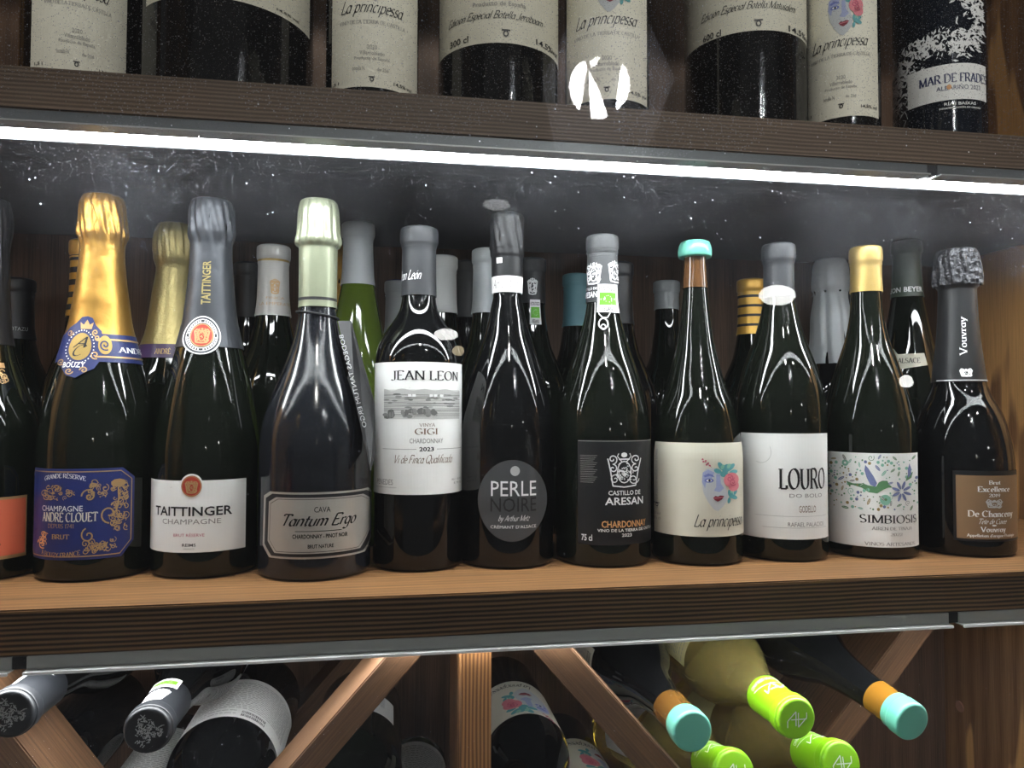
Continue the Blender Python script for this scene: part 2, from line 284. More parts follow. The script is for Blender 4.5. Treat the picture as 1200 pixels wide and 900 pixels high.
# glyph = (advance, strokes); a stroke is a list of points or ('a',cx,cy,rx,ry,from,to)
A_ = lambda *q: ('a',)+q
X = .62
G = {
'A': (.80, [[(.06, 0), (.40, 1)], [(.40, 1), (.74, 0)], [(.2, .36), (.6, .36)]]),
'B': (.70, [[(.12, 0), (.12, 1)], [(.12, 1), (.36, 1)], A_(.36, .76, .24, .24, 90, -90), [(.36, .52), (.12, .52)], A_(.36, .26, .28, .26, 90, -90), [(.36, 0), (.12, 0)]]),
'C': (.82, [A_(.46, .5, .38, .5, 45, 315)]),
'D': (.84, [[(.12, 0), (.12, 1)], [(.12, 1), (.34, 1)], A_(.34, .5, .42, .5, 90, -90), [(.34, 0), (.12, 0)]]),
'E': (.66, [[(.12, 0), (.12, 1)], [(.12, 1), (.58, 1), (.58, .86)], [(.12, .52), (.46, .52)], [(.12, 0), (.58, 0), (.58, .14)]]),
'F': (.62, [[(.12, 0), (.12, 1)], [(.12, 1), (.56, 1), (.56, .86)], [(.12, .52), (.44, .52)]]),
'G': (.86, [A_(.46, .5, .38, .5, 45, 290), [(.62, .06), (.76, .12), (.76, .42)], [(.54, .42), (.84, .42)]]),
'H': (.84, [[(.12, 0), (.12, 1)], [(.72, 0), (.72, 1)], [(.12, .52), (.72, .52)]]),
'I': (.32, [[(.16, 0), (.16, 1)]]),
'J': (.46, [[(.32, 1), (.32, .15)], A_(.14, .15, .18, .2, 0, -150)]),
'L': (.62, [[(.12, 0), (.12, 1)], [(.12, 0), (.56, 0), (.56, .18)]]),
'M': (1.0, [[(.12, 0), (.12, 1)], [(.12, 1), (.5, .05)], [(.5, .05), (.88, 1)], [(.88, 1), (.88, 0)]]),
'N': (.86, [[(.12, 0), (.12, 1)], [(.12, 1), (.74, 0)], [(.74, 0), (.74, 1)]]),
'O': (.90, [A_(.45, .5, .38, .5, 0, 360)]),
'P': (.68, [[(.12, 0), (.12, 1)], [(.12, 1), (.36, 1)], A_(.36, .73, .26, .27, 90, -90), [(.36, .46), (.12, .46)]]),
'Q': (.90, [A_(.45, .5, .38, .5, 0, 360), [(.5, .2), (.86, -.12)]]),
'R': (.78, [[(.12, 0), (.12, 1)], [(.12, 1), (.36, 1)], A_(.36, .74, .26, .26, 90, -90), [(.36, .48), (.12, .48)], [(.38, .48), (.72, 0)]]),
'S': (.64, [A_(.32, .75, .22, .25, 35, 270), A_(.32, .25, .25, .25, 90, -145)]),
'T': (.74, [[(.37, 0), (.37, 1)], [(.05, .85), (.05, 1), (.69, 1), (.69, .85)]]),
'U': (.82, [[(.12, 1), (.12, .35)], A_(.40, .35, .28, .35, 180, 360), [(.68, .35), (.68, 1)]]),
'V': (.80, [[(.06, 1), (.40, 0)], [(.40, 0), (.74, 1)]]),
'X': (.80, [[(.08, 1), (.72, 0)], [(.08, 0), (.72, 1)]]),
'Y': (.78, [[(.06, 1), (.39, .48)], [(.39, .48), (.72, 1)], [(.39, .48), (.39, 0)]]),
'Z': (.72, [[(.1, .86), (.1, 1), (.62, 1), (.08, 0), (.64, 0), (.64, .16)]]),
'0': (.66, [A_(.33, .5, .26, .5, 0, 360)]), '1': (.4, [[(.08, .82), (.22, 1), (.22, 0)]]),
'2': (.62, [A_(.3, .74, .23, .26, 170, -30), [(.5, .62), (.06, 0), (.56, 0), (.56, .12)]]),
'3': (.6, [A_(.28, .75, .21, .25, 150, -90), A_(.28, .25, .24, .25, 90, -150)]),
'4': (.62, [[(.44, 0), (.44, 1), (.05, .3), (.58, .3)]]), '7': (.6, [[(.08, .86), (.08, 1), (.54, 1), (.22, 0)]]),
'9': (.62, [A_(.31, .7, .24, .3, 0, 360), [(.55, .7), (.5, .3), (.3, 0)]]),
'a': (.56, [A_(.26, .3, .2, .3, 20, 340), [(.46, .62), (.46, 0), (.56, .04)]]),
'b': (.58, [[(.12, 1), (.12, 0)], A_(.30, .3, .2, .3, 160, -160)]),
'c': (.50, [A_(.28, .31, .2, .31, 50, 310)]),
'd': (.60, [A_(.28, .3, .2, .3, 20, 340), [(.48, 1), (.48, 0)]]),
'e': (.50, [[(.09, .33), (.46, .36)], A_(.27, .31, .19, .31, 10, 310)]),
'f': (.36, [[(.18, 0), (.18, .8)], A_(.32, .8, .14, .2, 180, 60), [(.04, .6), (.34, .6)]]),
'g': (.56, [A_(.26, .32, .19, .3, 20, 340), [(.46, .62), (.46, -.2)], A_(.28, -.2, .18, .18, 0, -150)]),
'h': (.60, [[(.12, 1), (.12, 0)], A_(.3, .4, .18, .2, 170, 0), [(.48, .4), (.48, 0)]]),
'i': (.28, [[(.14, .6), (.14, 0)], [(.12, .84), (.16, .88)]]),
'j': (.3, [[(.18, .6), (.18, -.2)], A_(.06, -.2, .12, .14, 0, -120)]),
'l': (.26, [[(.13, 1), (.13, 0)]]),
'm': (.88, [[(.12, .62), (.12, 0)], A_(.28, .42, .16, .2, 170, 0), [(.44, .42), (.44, 0)], A_(.60, .42, .16, .2, 170, 0), [(.76, .42), (.76, 0)]]),
'n': (.60, [[(.12, .62), (.12, 0)], A_(.3, .42, .18, .2, 170, 0), [(.48, .42), (.48, 0)]]),
'o': (.56, [A_(.28, .31, .2, .31, 0, 360)]),
'p': (.58, [[(.12, .62), (.12, -.35)], A_(.30, .3, .2, .3, 160, -160)]),
'q': (.58, [A_(.28, .3, .2, .3, 20, 340), [(.48, .62), (.48, -.35)]]),
'r': (.42, [[(.12, .62), (.12, 0)], A_(.3, .4, .18, .2, 160, 50)]),
's': (.44, [A_(.22, .46, .14, .16, 40, 270), A_(.22, .15, .16, .15, 90, -150)]),
't': (.38, [[(.18, .85), (.18, .1), (.3, 0)], [(.04, .6), (.34, .6)]]),
'u': (.60, [[(.12, .62), (.12, .2)], A_(.3, .2, .18, .2, 180, 350), [(.48, .62), (.48, 0)]]),
'v': (.54, [[(.05, .62), (.27, 0)], [(.27, 0), (.49, .62)]]),
'x': (.52, [[(.06, .62), (.46, 0)], [(.06, 0), (.46, .62)]]),
'y': (.56, [[(.06, .62), (.28, .02)], [(.50, .62), (.2, -.3), (.06, -.32)]]),
'z': (.5, [[(.08, .6), (.44, .6), (.06, 0), (.46, 0)]]),
'.': (.22, [[(.09, 0), (.13, .05)]]), "'": (.2, [[(.1, 1), (.1, .8)]]), '-': (.4, [[(.08, .4), (.32, .4)]]),
}
ACC = {'É': 'E', 'Ê': 'E', 'Ó': 'O', 'Ñ': 'N', 'é': 'e', 'è': 'e', 'ó': 'o', 'À': 'A', 'Í': 'I', 'ê': 'e'}
_sk = {}
def pen(s, style='serif', weight=.12, thin=.035, nib=18, slant=0, track=0):
    k = (s, style, weight, thin)
    if k in _sk: return _sk[k]
    vs, fs = [], []; x = 0
    if style == 'script': slant = .45; nib = 35; track = -.02
    def seg(p, q):
        a = math.atan2(q[1]-p[1], q[0]-p[0]); wd = thin+(weight-thin)*abs(math.sin(a-R_(nib))); return a, wd
    def stroke(pts):
        n = len(pts)
        if n < 2: return
        off = []
        for i in range(n):
            p0 = pts[max(0, i-1)]; p1 = pts[min(n-1, i+1)]; a, wd = seg(p0, p1); off.append((-math.sin(a)*wd/2, math.cos(a)*wd/2))
        b = len(vs)
        for p, o in zip(pts, off): vs.append((p[0]+o[0], p[1]+o[1])); vs.append((p[0]-o[0], p[1]-o[1]))
        for i in range(n-1): fs.append((b+2*i, b+2*i+1, b+2*i+3, b+2*i+2))
    for ch in s:
        if ch == ' ': x += .34; continue
        base = ACC.get(ch, ch)
        if base not in G: x += .4; continue
        adv, ss = G[base]
        for st in ss:
            if st[0] == 'a':
                _, cx, cy, rx, ry, a0, a1 = st; n = max(4, int(abs(a1-a0)/24)); pts = [(cx+rx*math.cos(R_(a0+(a1-a0)*i/n)), cy+ry*math.sin(R_(a0+(a1-a0)*i/n))) for i in range(n+1)]; arc = True
            else: pts = list(st); arc = False
            pts = [(p[0]+x, p[1]) for p in pts]
            if arc: stroke(pts)
            else:
                for i in range(len(pts)-1): stroke([pts[i], pts[i+1]])
            if style == 'serif' and not arc:
                for e, nb in ((pts[0], pts[1]), (pts[-1], pts[-2])):
                    if abs(e[1]-nb[1]) > 1.1*abs(e[0]-nb[0]) and abs(e[1]-nb[1]) > .3 and min(abs(e[1]), abs(e[1]-1), abs(e[1]-.62)) < .02:
                        t = .022; b = len(vs); yy = e[1]+(t if e[1] < .3 else -t); hw = .11+weight*.25
                        vs.extend([(e[0]-hw, yy-t), (e[0]+hw, yy-t), (e[0]+hw, yy+t), (e[0]-hw, yy+t)]); fs.append((b, b+1, b+2, b+3))
        if ch in ACC:
            top = 1.12 if base.isupper() else .78
            cx = x+adv/2; stroke([(cx-.08, top), (cx+.1, top+.14)] if ch != 'Ñ' else [(cx-.14, top), (cx+.14, top+.05)])
        x += adv+track+(.04 if style == 'serif' else 0)
    vs = [(v[0]+slant*v[1], v[1]) for v in vs]
    _sk[k] = norm(vs, fs); return _sk[k]
# ---------------------------------------------------------------- bottles
def pchip(pts):
    xs = [p[0] for p in pts]; ys = [p[1] for p in pts]; n = len(xs); d = [(ys[i+1]-ys[i])/max(1e-9, xs[i+1]-xs[i]) for i in range(n-1)]
    m = [d[0]]+[0 if d[i-1]*d[i] <= 0 else 2*d[i-1]*d[i]/(d[i-1]+d[i]) for i in range(1, n-1)]+[d[-1]]
    def f(x):
        if x <= xs[0]: return ys[0]
        if x >= xs[-1]: return ys[-1]
        i = 0
        while x > xs[i+1]: i += 1
        h = xs[i+1]-xs[i]; t = (x-xs[i])/h
        return (2*t**3-3*t*t+1)*ys[i]+(t**3-2*t*t+t)*h*m[i]+(-2*t**3+3*t*t)*ys[i+1]+(t**3-t*t)*h*m[i+1]
    return f
def lathe(prof, seg=72, cap0=True, cap1=True, mod=None):
    vs, fs = [], []
    for j, (z, r) in enumerate(prof):
        for i in range(seg):
            a = 2*math.pi*i/seg; rr = r*(mod(a, z) if mod else 1); vs.append((math.sin(a)*rr, -math.cos(a)*rr, z))
    for j in range(len(prof)-1):
        for i in range(seg):
            k = (i+1) % seg; fs.append((j*seg+i, j*seg+k, (j+1)*seg+k, (j+1)*seg+i))
    if cap0: fs.append(tuple(reversed(range(seg))))
    if cap1: fs.append(tuple(range((len(prof)-1)*seg, len(prof)*seg)))
    return mesh(vs, fs)
def rounded(f, z0, z1, n, r0=.0, top=.0, off=0):
    """sample f between z0 and z1 with rounded ends"""
    out = []
    if r0: out += [(z0+r0*(1-math.cos(R_(a)))*.9, f(z0+r0)+off-r0*(1-math.sin(R_(a)))) for a in (0, 20, 45, 70)]
    a0 = z0+r0; a1 = z1-top
    out += [(a0+(a1-a0)*i/n, f(a0+(a1-a0)*i/n)+off) for i in range(n+1)]
    if top: out += [(a1+top*math.sin(R_(a)), f(a1)+off-top*(1-math.cos(R_(a)))) for a in (25, 50, 70, 90)]
    return out
class Bottle:
    """x0,Y: axis; prof: [(z above base, radius)]; an Empty at the base carries the parts"""
    def __init__(s, name, label, cat, X, Y, z0, prof, glass, group=None, rot=None, body_top=None, seg=72, n=46, base_r=.45):
        s.X, s.Y, s.z0 = X, Y, z0; s.f = pchip(prof); s.H = prof[-1][0]; s.R = prof[0][1]
        s.root = thing(name, label, cat, (X, Y, z0), group)
        if rot is not None: s.root.rotation_euler = rot
        t = body_top or s.H-.35
        off = -.05 if body_top is None else 0
        pr = rounded(s.f, 0, t, n, base_r, .12)
        if body_top is None: pr = [(z, r-(.06 if z > .6*s.H else 0)*min(1, (z-.6*s.H)/2)) for z, r in pr]
        s.body = link('glass_body', lathe(pr, seg), glass, s.root)
    def band(s, name, za, zb, m, off=.03, top=.0, mod=None, seg=96, n=14, parent=None, cap=False, f=None):
        pr = [(z, r) for z, r in rounded(f or s.f, za, zb, n, 0, top, off)]
        return link(name, lathe(pr, seg, cap0=False, cap1=cap or top > 0, mod=mod), m, parent or s.root)
    def hit(s, px, py):
        d = ray(px, py); Rr = s.R; last = None
        z = None
        for k in range(6):
            a = d.x*d.x+d.y*d.y; b = -2*(d.x*s.X+d.y*s.Y); c = s.X**2+s.Y**2-Rr*Rr; q = b*b-4*a*c
            t = (-b-math.sqrt(max(0, q)))/(2*a); p = d*t; z = p.z-s.z0; Rr = s.f(z)+.02
        return math.atan2(p.x-s.X, -(p.y-s.Y)), z, Rr
class Pr:
    """flat print that follows the bottle's surface; mode 'px' reads positions off the photo, 'cm' is arc length / height"""
    def __init__(s, b, yc=None, xc=None, mode='px', theta0=0, parent=None, zc=0):
        s.b = b; s.mode = mode; s.d = {}; s.th0 = theta0; s.parent = parent or b.root; s.zc = zc
        if mode == 'px':
            s.yc = yc; s.xc = xc; s.Rr = b.hit(xc, yc)[2]
    def U(s, x):
        if s.mode == 'cm': return x
        if isinstance(x, tuple): return x[0]
        return s.b.hit(x, s.yc)[0]*s.Rr
    def V(s, y): return y+s.zc if s.mode == 'cm' else s.b.hit(s.xc, y)[1]
    def add(s, name, m, vs, fs, lift): s.d.setdefault((name, m.name, lift), (m, [], [])); _, V, Fc = s.d[(name, m.name, lift)]; b = len(V); V.extend(vs); Fc.extend(tuple(i+b for i in f) for f in fs)
    def poly(s, name, m, pts, lift=.05):
        q = [(s.U(x), s.V(y)) for x, y in pts]
        tr = tessellate_polygon([[Vector((a, b, 0)) for a, b in q]]); s.add(name, m, q, [tuple(t) for t in tr], lift)
    def rect(s, name, m, x0, y0, x1, y1, lift=.03): s.poly(name, m, [(x0, y1), (x1, y1), (x1, y0), (x0, y0)], lift)
    def ell(s, name, m, cx, cy, rx, ry, lift=.05, n=28, a0=0, a1=360, rot=0):
        c, q = math.cos(R_(rot)), math.sin(R_(rot))
        s.poly(name, m, [(cx+rx*math.cos(R_(a))*c-ry*math.sin(R_(a))*q, cy+rx*math.cos(R_(a))*q+ry*math.sin(R_(a))*c) for a in [a0+(a1-a0)*i/n for i in range(n)]], lift)
    def line(s, name, m, pts, wpx, lift=.055):
        q = [(s.U(x), s.V(y)) for x, y in pts]
        wd = wpx if s.mode == 'cm' else abs(s.V(s.yc)-s.V(s.yc+wpx))
        vs, fs = [], []
        n = len(q)
        for i in range(n):
            p0, p1 = q[max(0, i-1)], q[min(n-1, i+1)]; a = math.atan2(p1[1]-p0[1], p1[0]-p0[0]); ox, oy = -math.sin(a)*wd/2, math.cos(a)*wd/2
            vs += [(q[i][0]+ox, q[i][1]+oy), (q[i][0]-ox, q[i][1]-oy)]
        for i in range(n-1): fs.append((2*i, 2*i+1, 2*i+3, 2*i+2))
        s.add(name, m, vs, fs, lift)
    def ring(s, name, m, cx, cy, rx, ry, wpx, lift=.055, a0=0, a1=360, n=40):
        s.line(name, m, [(cx+rx*math.cos(R_(a0+(a1-a0)*i/n)), cy+ry*math.sin(R_(a0+(a1-a0)*i/n))) for i in range(n+1)], wpx, lift)
    def spiral(s, name, m, cx, cy, r, turns, a0, wpx, lift=.055, sgn=1):
        n = int(16*turns); s.line(name, m, [(cx+r*(1-i/n*.88)*math.cos(R_(a0)+sgn*2*math.pi*turns*i/n), cy+r*(1-i/n*.88)*math.sin(R_(a0)+sgn*2*math.pi*turns*i/n)) for i in range(n+1)], wpx, lift)
    def text(s, m, t, x0, x1, y0, y1, style='sans', name='lettering', lift=.05, rot=0, bend=0, **k):
        """y0 top, y1 bottom of the whole string's ink box; rot 90 reads upwards"""
        vs, fs, _ = sans(t, style == 'bold') if style in ('sans', 'bold') else pen(t, style, **k)
        u0, u1, v0, v1 = s.U(x0), s.U(x1), s.V(y1), s.V(y0)
        out = []
        for a, b in vs:
            if rot == 90: a, b = 1-b, a
            elif rot == -90: a, b = b, 1-a
            elif rot == 180: a, b = 1-a, 1-b
            out.append((u0+(u1-u0)*a, v0+(v1-v0)*b+bend*(1-(2*a-1)**2)))
        s.add(name, m, out, fs, lift)
    def build(s):
        done = {}
        for (name, mn, lift), (m, V, Fc) in s.d.items():
            me = bpy.data.meshes.new(name); me.from_pydata([(v[0], v[1], 0) for v in V], [], Fc)
            bm = bmesh.new(); bm.from_mesh(me)
            us = [v[0] for v in V]; u0, u1 = min(us), max(us); st = max(.22, s.b.R*.07)
            if u1-u0 > st:
                k = 1
                while u0+k*st < u1 and k < 120:
                    bmesh.ops.bisect_plane(bm, geom=bm.verts[:]+bm.edges[:]+bm.faces[:], plane_co=(u0+k*st, 0, 0), plane_no=(1, 0, 0)); k += 1
            zs = [v[1] for v in V]; z0, z1 = min(zs), max(zs)
            if abs(s.b.f(z0)-s.b.f(z1)) > .05:
                k = 1
                while z0+k*.5 < z1 and k < 60:
                    bmesh.ops.bisect_plane(bm, geom=bm.verts[:]+bm.edges[:]+bm.faces[:], plane_co=(0, z0+k*.5, 0), plane_no=(0, 1, 0)); k += 1
            Rr = s.Rr if s.mode == 'px' else s.b.f((z0+z1)/2)
            for v in bm.verts:
                u, z = v.co.x, v.co.y; th = s.th0+u/Rr; r = s.b.f(z)+lift; v.co = (math.sin(th)*r*S, -math.cos(th)*r*S, z*S)
            for f in bm.faces:
                f.normal_update(); c = f.calc_center_median()
                if f.normal.x*c.x+f.normal.y*c.y < 0: f.normal_flip()
            bmesh.ops.remove_doubles(bm, verts=bm.verts[:], dist=1e-7)
            bm.to_mesh(me); bm.free()
            for p in me.polygons: p.use_smooth = False
            key = (name, lift) if name in ('label', 'neck_label') else name
            par = s.parent
            if name not in ('label', 'neck_label', 'organic_sticker', 'collar'): par = done.get('base', s.parent)
            o = link(name, me, m, par)
            if name in ('label', 'neck_label', 'organic_sticker', 'collar') and 'base' not in done: done['base'] = o
        return done.get('base')
def from_sil(cx_top, cx_bot, ytop, ybot, hwbody, q, sil, X, Y):
    """measured silhouette (row, half width) -> profile (height above the base, radius)"""
    out = []
    for y, hw in sil:
        cx = cx_top+(cx_bot-cx_top)*(y-ytop)/(ybot-ytop); z = onY(cx, y, Y).z-ZS
        out.append((z, hw*q/hwbody))
    out.sort(); return [(0, q)]+[p for p in out if p[0] > .2]
FX = [-23.44, -14.88, -6.02, 2.33, 10.08, 18.6, 27.0, 35.32, 44.16, 53.5]
FDS = [11.67, 11.4, 9.45, 10.7, 11.02, 10.39, 9.59, 9.95, 9.91, 9.54]
FY = [D+v for v in FDS]
def pleats(n, amp, z0, z1, ph=0):
    def m(a, z):
        if z < z0-1.2: return 1
        t = (z-z0)/max(.01, z1-z0); e = (1+max(0, t)*1.2) if t < 0 else (1.25-.7*t)
        e *= max(0, min(1, (1.02-t)*5))*(1 if t > 0 else max(0, 1+(z-z0)/1.2)*.6)
        return 1+amp*2.4*e*(abs(math.sin(n*a/2+ph+1.3*t))*.9+.6*abs(math.sin(round(n*.8)*a/2+2.1+ph-2.5*t))+.35*math.sin(2*n*a+6*t)-.75)
    return m
def front(i, name, label, cat, glass, axis, hw, R, sil):
    pr = from_sil(axis[0], axis[1], axis[2], axis[3], hw, R, sil, FX[i], FY[i])
    return Bottle(name, label, cat, FX[i], FY[i], ZS+.02, pr, glass, base_r=.5)
def crest(P, m, cx, cy, w, h, lift=.055, n=26, seed=1, wpx=.9, name='emblem'):
    """heraldic arms in line work: crowned shield between two supporters"""
    rn = random.Random(seed)
    P.ring(name, m, cx, cy+.08*h, w*.20, h*.30, wpx*1.3, lift, n=16)
    for sg in (-1, 1):
        P.spiral(name, m, cx+sg*w*.34, cy-.28*h, w*.15, 1.3, 90, wpx*1.4, lift, sg)
        P.spiral(name, m, cx+sg*w*.33, cy-.02*h, w*.13, 1.2, -90, wpx*1.4, lift, -sg)
        P.spiral(name, m, cx+sg*w*.27, cy+.28*h, w*.16, 1.4, 0, wpx*1.2, lift, sg)
        P.line(name, m, [(cx+sg*w*.48, cy-.3*h), (cx+sg*w*.40, cy+.05*h), (cx+sg*w*.33, cy+.46*h)], wpx*1.6, lift)
        P.line(name, m, [(cx+sg*w*.06, cy-.2*h), (cx+sg*w*.2, cy-.36*h), (cx+sg*w*.16, cy-.44*h)], wpx*1.2, lift)
    P.line(name, m, [(cx-w*.34, cy+.46*h), (cx, cy+.5*h), (cx+w*.34, cy+.46*h)], wpx*1.5, lift)
    P.ell(name, m, cx, cy-.40*h, w*.09, h*.07, lift, 10); P.line(name, m, [(cx-w*.16, cy-.28*h), (cx+w*.16, cy-.28*h)], wpx*1.6, lift)
    for k in range(n):
        a = rn.uniform(0, 6.28); r = rn.uniform(.0, .9); x, y = cx+math.cos(a)*r*w*.3, cy+.08*h+math.sin(a)*r*h*.32
        P.line(name, m, [(x, y), (x+rn.uniform(-.08, .08)*w, y+rn.uniform(-.08, .08)*h)], wpx, lift)
def scroll(P, m, cx, cy, w, h, n, seed, wpx=.9, lift=.055, name='ornament'):
    rn = random.Random(seed)
    for k in range(n):
        x = cx+rn.uniform(-.5, .5)*w; y = cy+rn.uniform(-.5, .5)*h; P.spiral(name, m, x, y, rn.uniform(2.2, 5.0), rn.uniform(.7, 1.5), rn.uniform(0, 360), wpx*rn.uniform(.8, 1.7), lift, rn.choice((-1, 1)))
        if k % 2: P.ell(name, m, x+rn.uniform(-4, 4), y+rn.uniform(-4, 4), rn.uniform(.8, 2.4), rn.uniform(.6, 1.2), lift, 8, rot=rn.uniform(0, 180))
def face_art(P, cx, cy, k, yk=-1):
    """the painted woman's face with a rose; k = size of one unit, drawn about the lips' column"""
    up_ = -yk
    def p(x, y): return (cx+x*k, cy+(y*k if yk < 0 else -y*k))
    def poly(m, pts, l): P.poly('illustration', m, [p(*q) for q in pts], l)
    def ell(m, x, y, rx, ry, l, rot=0): c = p(x, y); P.ell('illustration', m, c[0], c[1], rx*k, ry*k, l, 16, rot=rot if yk < 0 else -rot)
    poly(SKIN, [(-19, -22), (-14, -27), (-4, -28), (3, -24), (7, -14), (10, -4), (13, 6), (12, 14), (6, 22), (0, 27), (-5, 25), (-12, 16), (-18, 4), (-20, -8)], .045)
    poly(MBLUE, [(-20, -10), (-19, -22), (-12, -26), (-4, -22), (-8, -14), (-14, -12), (-16, -2)], .05)
    poly(MBLUE, [(-2, -20), (3, -20), (4, -8), (8, -2), (2, 3), (-5, 1), (-2, -4)], .05)
    poly(LBLUE, [(-18, -18), (-12, -21), (-6, -19), (-4, -16), (-10, -18), (-16, -16)], .055)
    ell(LBLUE, -11, -12, 6, 2.8, .055); ell(WHITE, -11, -12, 3.4, 1.5, .058); ell(INK, -10.5, -12, 1.5, 1.6, .062)
    poly(LIPS, [(-6, 10), (-3, 7.5), (0, 8.5), (3, 7), (8, 8), (5, 12.5), (0, 15), (-4, 13)], .058); P.line('illustration', ROSE, [p(-5, 10.6), p(7, 9.4)], .5*k if P.mode == 'cm' else .6, .062)
    for x, y, rx, ry, r in ((10, -26, 4, 7, 20), (4, -30, 3, 6, -30), (16, -28, 3, 7, 50), (20, -22, 3, 5, 80), (8, -20, 5, 4, 0), (0, -24, 5, 3, 20), (16, 6, 3, 6, -20), (20, 10, 2.6, 5, -60), (22, 4, 2, 4, 20), (14, 14, 2, 4, 10)): ell(TEALP, x, y, rx, ry, .06, r)
    for x, y in ((6, -29), (14, -30), (18, 2)): ell(BMINT, x, y, 2.2, 3.4, .064, 30)
    ell(ROSE, 17, -12, 9.5, 9.5, .066); ell(ROSE, 20, -4, 6.5, 7, .066)
    for x, y, r in ((15, -14, 5), (19, -9, 4.5), (18, -15, 3)): P.spiral('illustration', ROSE2, p(x, y)[0], p(x, y)[1], r*k, 1.4, 40*x, .9*k if P.mode == 'cm' else 1.1*k, .07)
    P.line('illustration', LIPS, [p(-8, -29), p(-14, -34), p(-18, -37)], .5*k if P.mode == 'cm' else .6, .06)
    for x, y in ((-12, -34), (-15, -37), (-18, -36), (-10, -31), (-19, -39), (-14, -32)): ell(ROSE2, x, y, 1.3, 1.1, .062)
def organic(P, x0, x1, y0, y1, lift=.06, rot=0, txt=True, n='organic_sticker'):
    P.rect(n, WHITE, x0, y0, x1, y1, lift); w, h = x1-x0, y1-y0
    P.rect('green_field', LIME_P, x0+w*.1, y0+h*.3, x1-w*.1, y0+h*.74, lift+.01)
    cx, cy = x0+w*.5, y0+h*.52
    for k in range(10):
        a = k/10*6.28; P.ell('green_field', WHITE, cx+math.cos(a)*w*.2+w*.03*math.sin(2*a), cy+math.sin(a)*h*.11*(1+.3*math.cos(a)), w*.02, h*.012, lift+.02, 6)
    if txt:
        P.text(INK, 'ECOLÓGICO', x0+w*.06, x1-w*.06, y0+h*.06, y0+h*.24, 'bold', lift=lift+.015, rot=rot); P.text(INK, 'VEGANO', x0+w*.2, x1-w*.2, y0+h*.8, y0+h*.95, 'bold', lift=lift+.015, rot=rot)
# ================================================================ the front row, left to right
# 0: bottle cut by the left edge
pr = [(0, 4.35), (10.5, 4.3), (12.5, 4.0), (15, 3.1), (17.5, 2.25), (20, 1.85), (24, 1.6), (26, 1.55), (28, 1.75), (30, 1.55)]
X0 = onY(-27, 685, D+12.2).x
b = Bottle('champagne_bottle', 'dark sparkling wine bottle with an orange label, cut off by the left edge', 'bottle', X0, D+12.2, ZS+.02, pr, GLASS_DARK, base_r=.5)
b.band('foil_capsule', 18.2, 30, CAP_BLACK, .05, .2, pleats(14, .03, 24, 30))
P = Pr(b, 620, 0); P.rect('label', GOLD_P, (-5.0,), 583, 31, 656, .02); P.rect('field', ORANGE, (-5.0,), 586, 29.5, 652, .035); P.text(INK, 'Brut', -10, 1, 636, 642, 'script', weight=.13); P.build()
P = Pr(b, 440, 0); P.rect('neck_label', GOLD_P, (-3,), 425, 8, 431, .03); scroll(P, GOLD_P, 3, 446, 6, 20, 5, 3, .9); P.build()
# 1: gold-foiled champagne
b = front(0, 'champagne_bottle', 'champagne bottle with bright gold foil neck and ornate dark blue label', 'bottle', GLASS_DARK, (121, 110.5, 233, 683), 67.5, 4.3,
 [(675, 67.5), (540, 67.5), (520, 67), (480, 62), (450, 55), (424, 47.5), (400, 41), (380, 35.5), (350, 31), (330, 28), (290, 24.8), (284, 25.5), (276, 27), (245, 25.5), (236, 24), (231, 20)])
zf = Pr(b, 405, 113).V(423)
b.band('foil_capsule', zf, b.H, GOLD, .06, .25, pleats(9, .035, b.H-3.6, b.H), n=60, seg=120)
zn = b.H-3.6
wire = [(math.sin(a)*(b.f(z)+.12)*S, -math.cos(a)*(b.f(z)+.12)*S, z*S) for a, z in [(-.12, b.H-.1), (-.2, b.H-.8), (-.05, b.H-1.5), (.1, b.H-2.2), (.02, b.H-2.9), (.12, b.H-3.5)]]
def tube(name, pts, r, m, parent, cyc=False):
    cu = bpy.data.curves.new(name, 'CURVE'); cu.dimensions = '3D'; cu.bevel_depth = r*S; cu.bevel_resolution = 2; sp = cu.splines.new('POLY'); sp.points.add(len(pts)-1); sp.use_cyclic_u = cyc
    for p, q in zip(sp.points, pts): p.co = (*q, 1)
    ob = bpy.data.objects.new(name, cu); C.objects.link(ob); dg = bpy.context.evaluated_depsgraph_get(); me = bpy.data.meshes.new_from_object(ob.evaluated_get(dg)); bpy.data.objects.remove(ob)
    for p in me.polygons: p.use_smooth = True
    me.materials.clear(); o = link(name, me, m, parent); return o
tube('wire_cage', wire, .07, GOLD, b.root)
P = Pr(b, 407, 114, mode='px')
P.rect('neck_label', NAVY, (-7,), 391, (9,), 424, .09)
P.poly('neck_label', NAVY, [(72, 396), (77, 384), (84, 379), (91, 372), (99, 371), (106, 373), (111, 381), (119, 388), (121, 400), (119, 420), (112, 432), (104, 436), (95, 443), (86, 440), (78, 428), (72, 420)], .12)
for y in (397.5, 418): P.line('gold_lines', GOLD_P, [(112, y), (125, y), (140, y), (155, y), (163, y)], 2.0, .14)
P.ell('gold_oval', GOLD_M, 95, 406.5, 12.5, 16, .15)
for k in range(30): a = k/30*6.283; P.ell('gold_lines', WHITE, 95+15.5*math.cos(a), 406.5+19*math.sin(a), .8, .8, .15, 6)
P.text(INK, 'A', 87, 103, 395, 408, 'script', lift=.17); P.text(INK, 'C', 88, 103, 404, 418, 'script', lift=.17)
P.text(WHITE, 'BOUZY', 81, 103, 424.5, 431, 'bold', lift=.15)
P.poly('gold_lines', GOLD_P, [(92, 386), (90, 378), (95, 381), (99, 375), (103, 381), (108, 378), (106, 386)], .15)
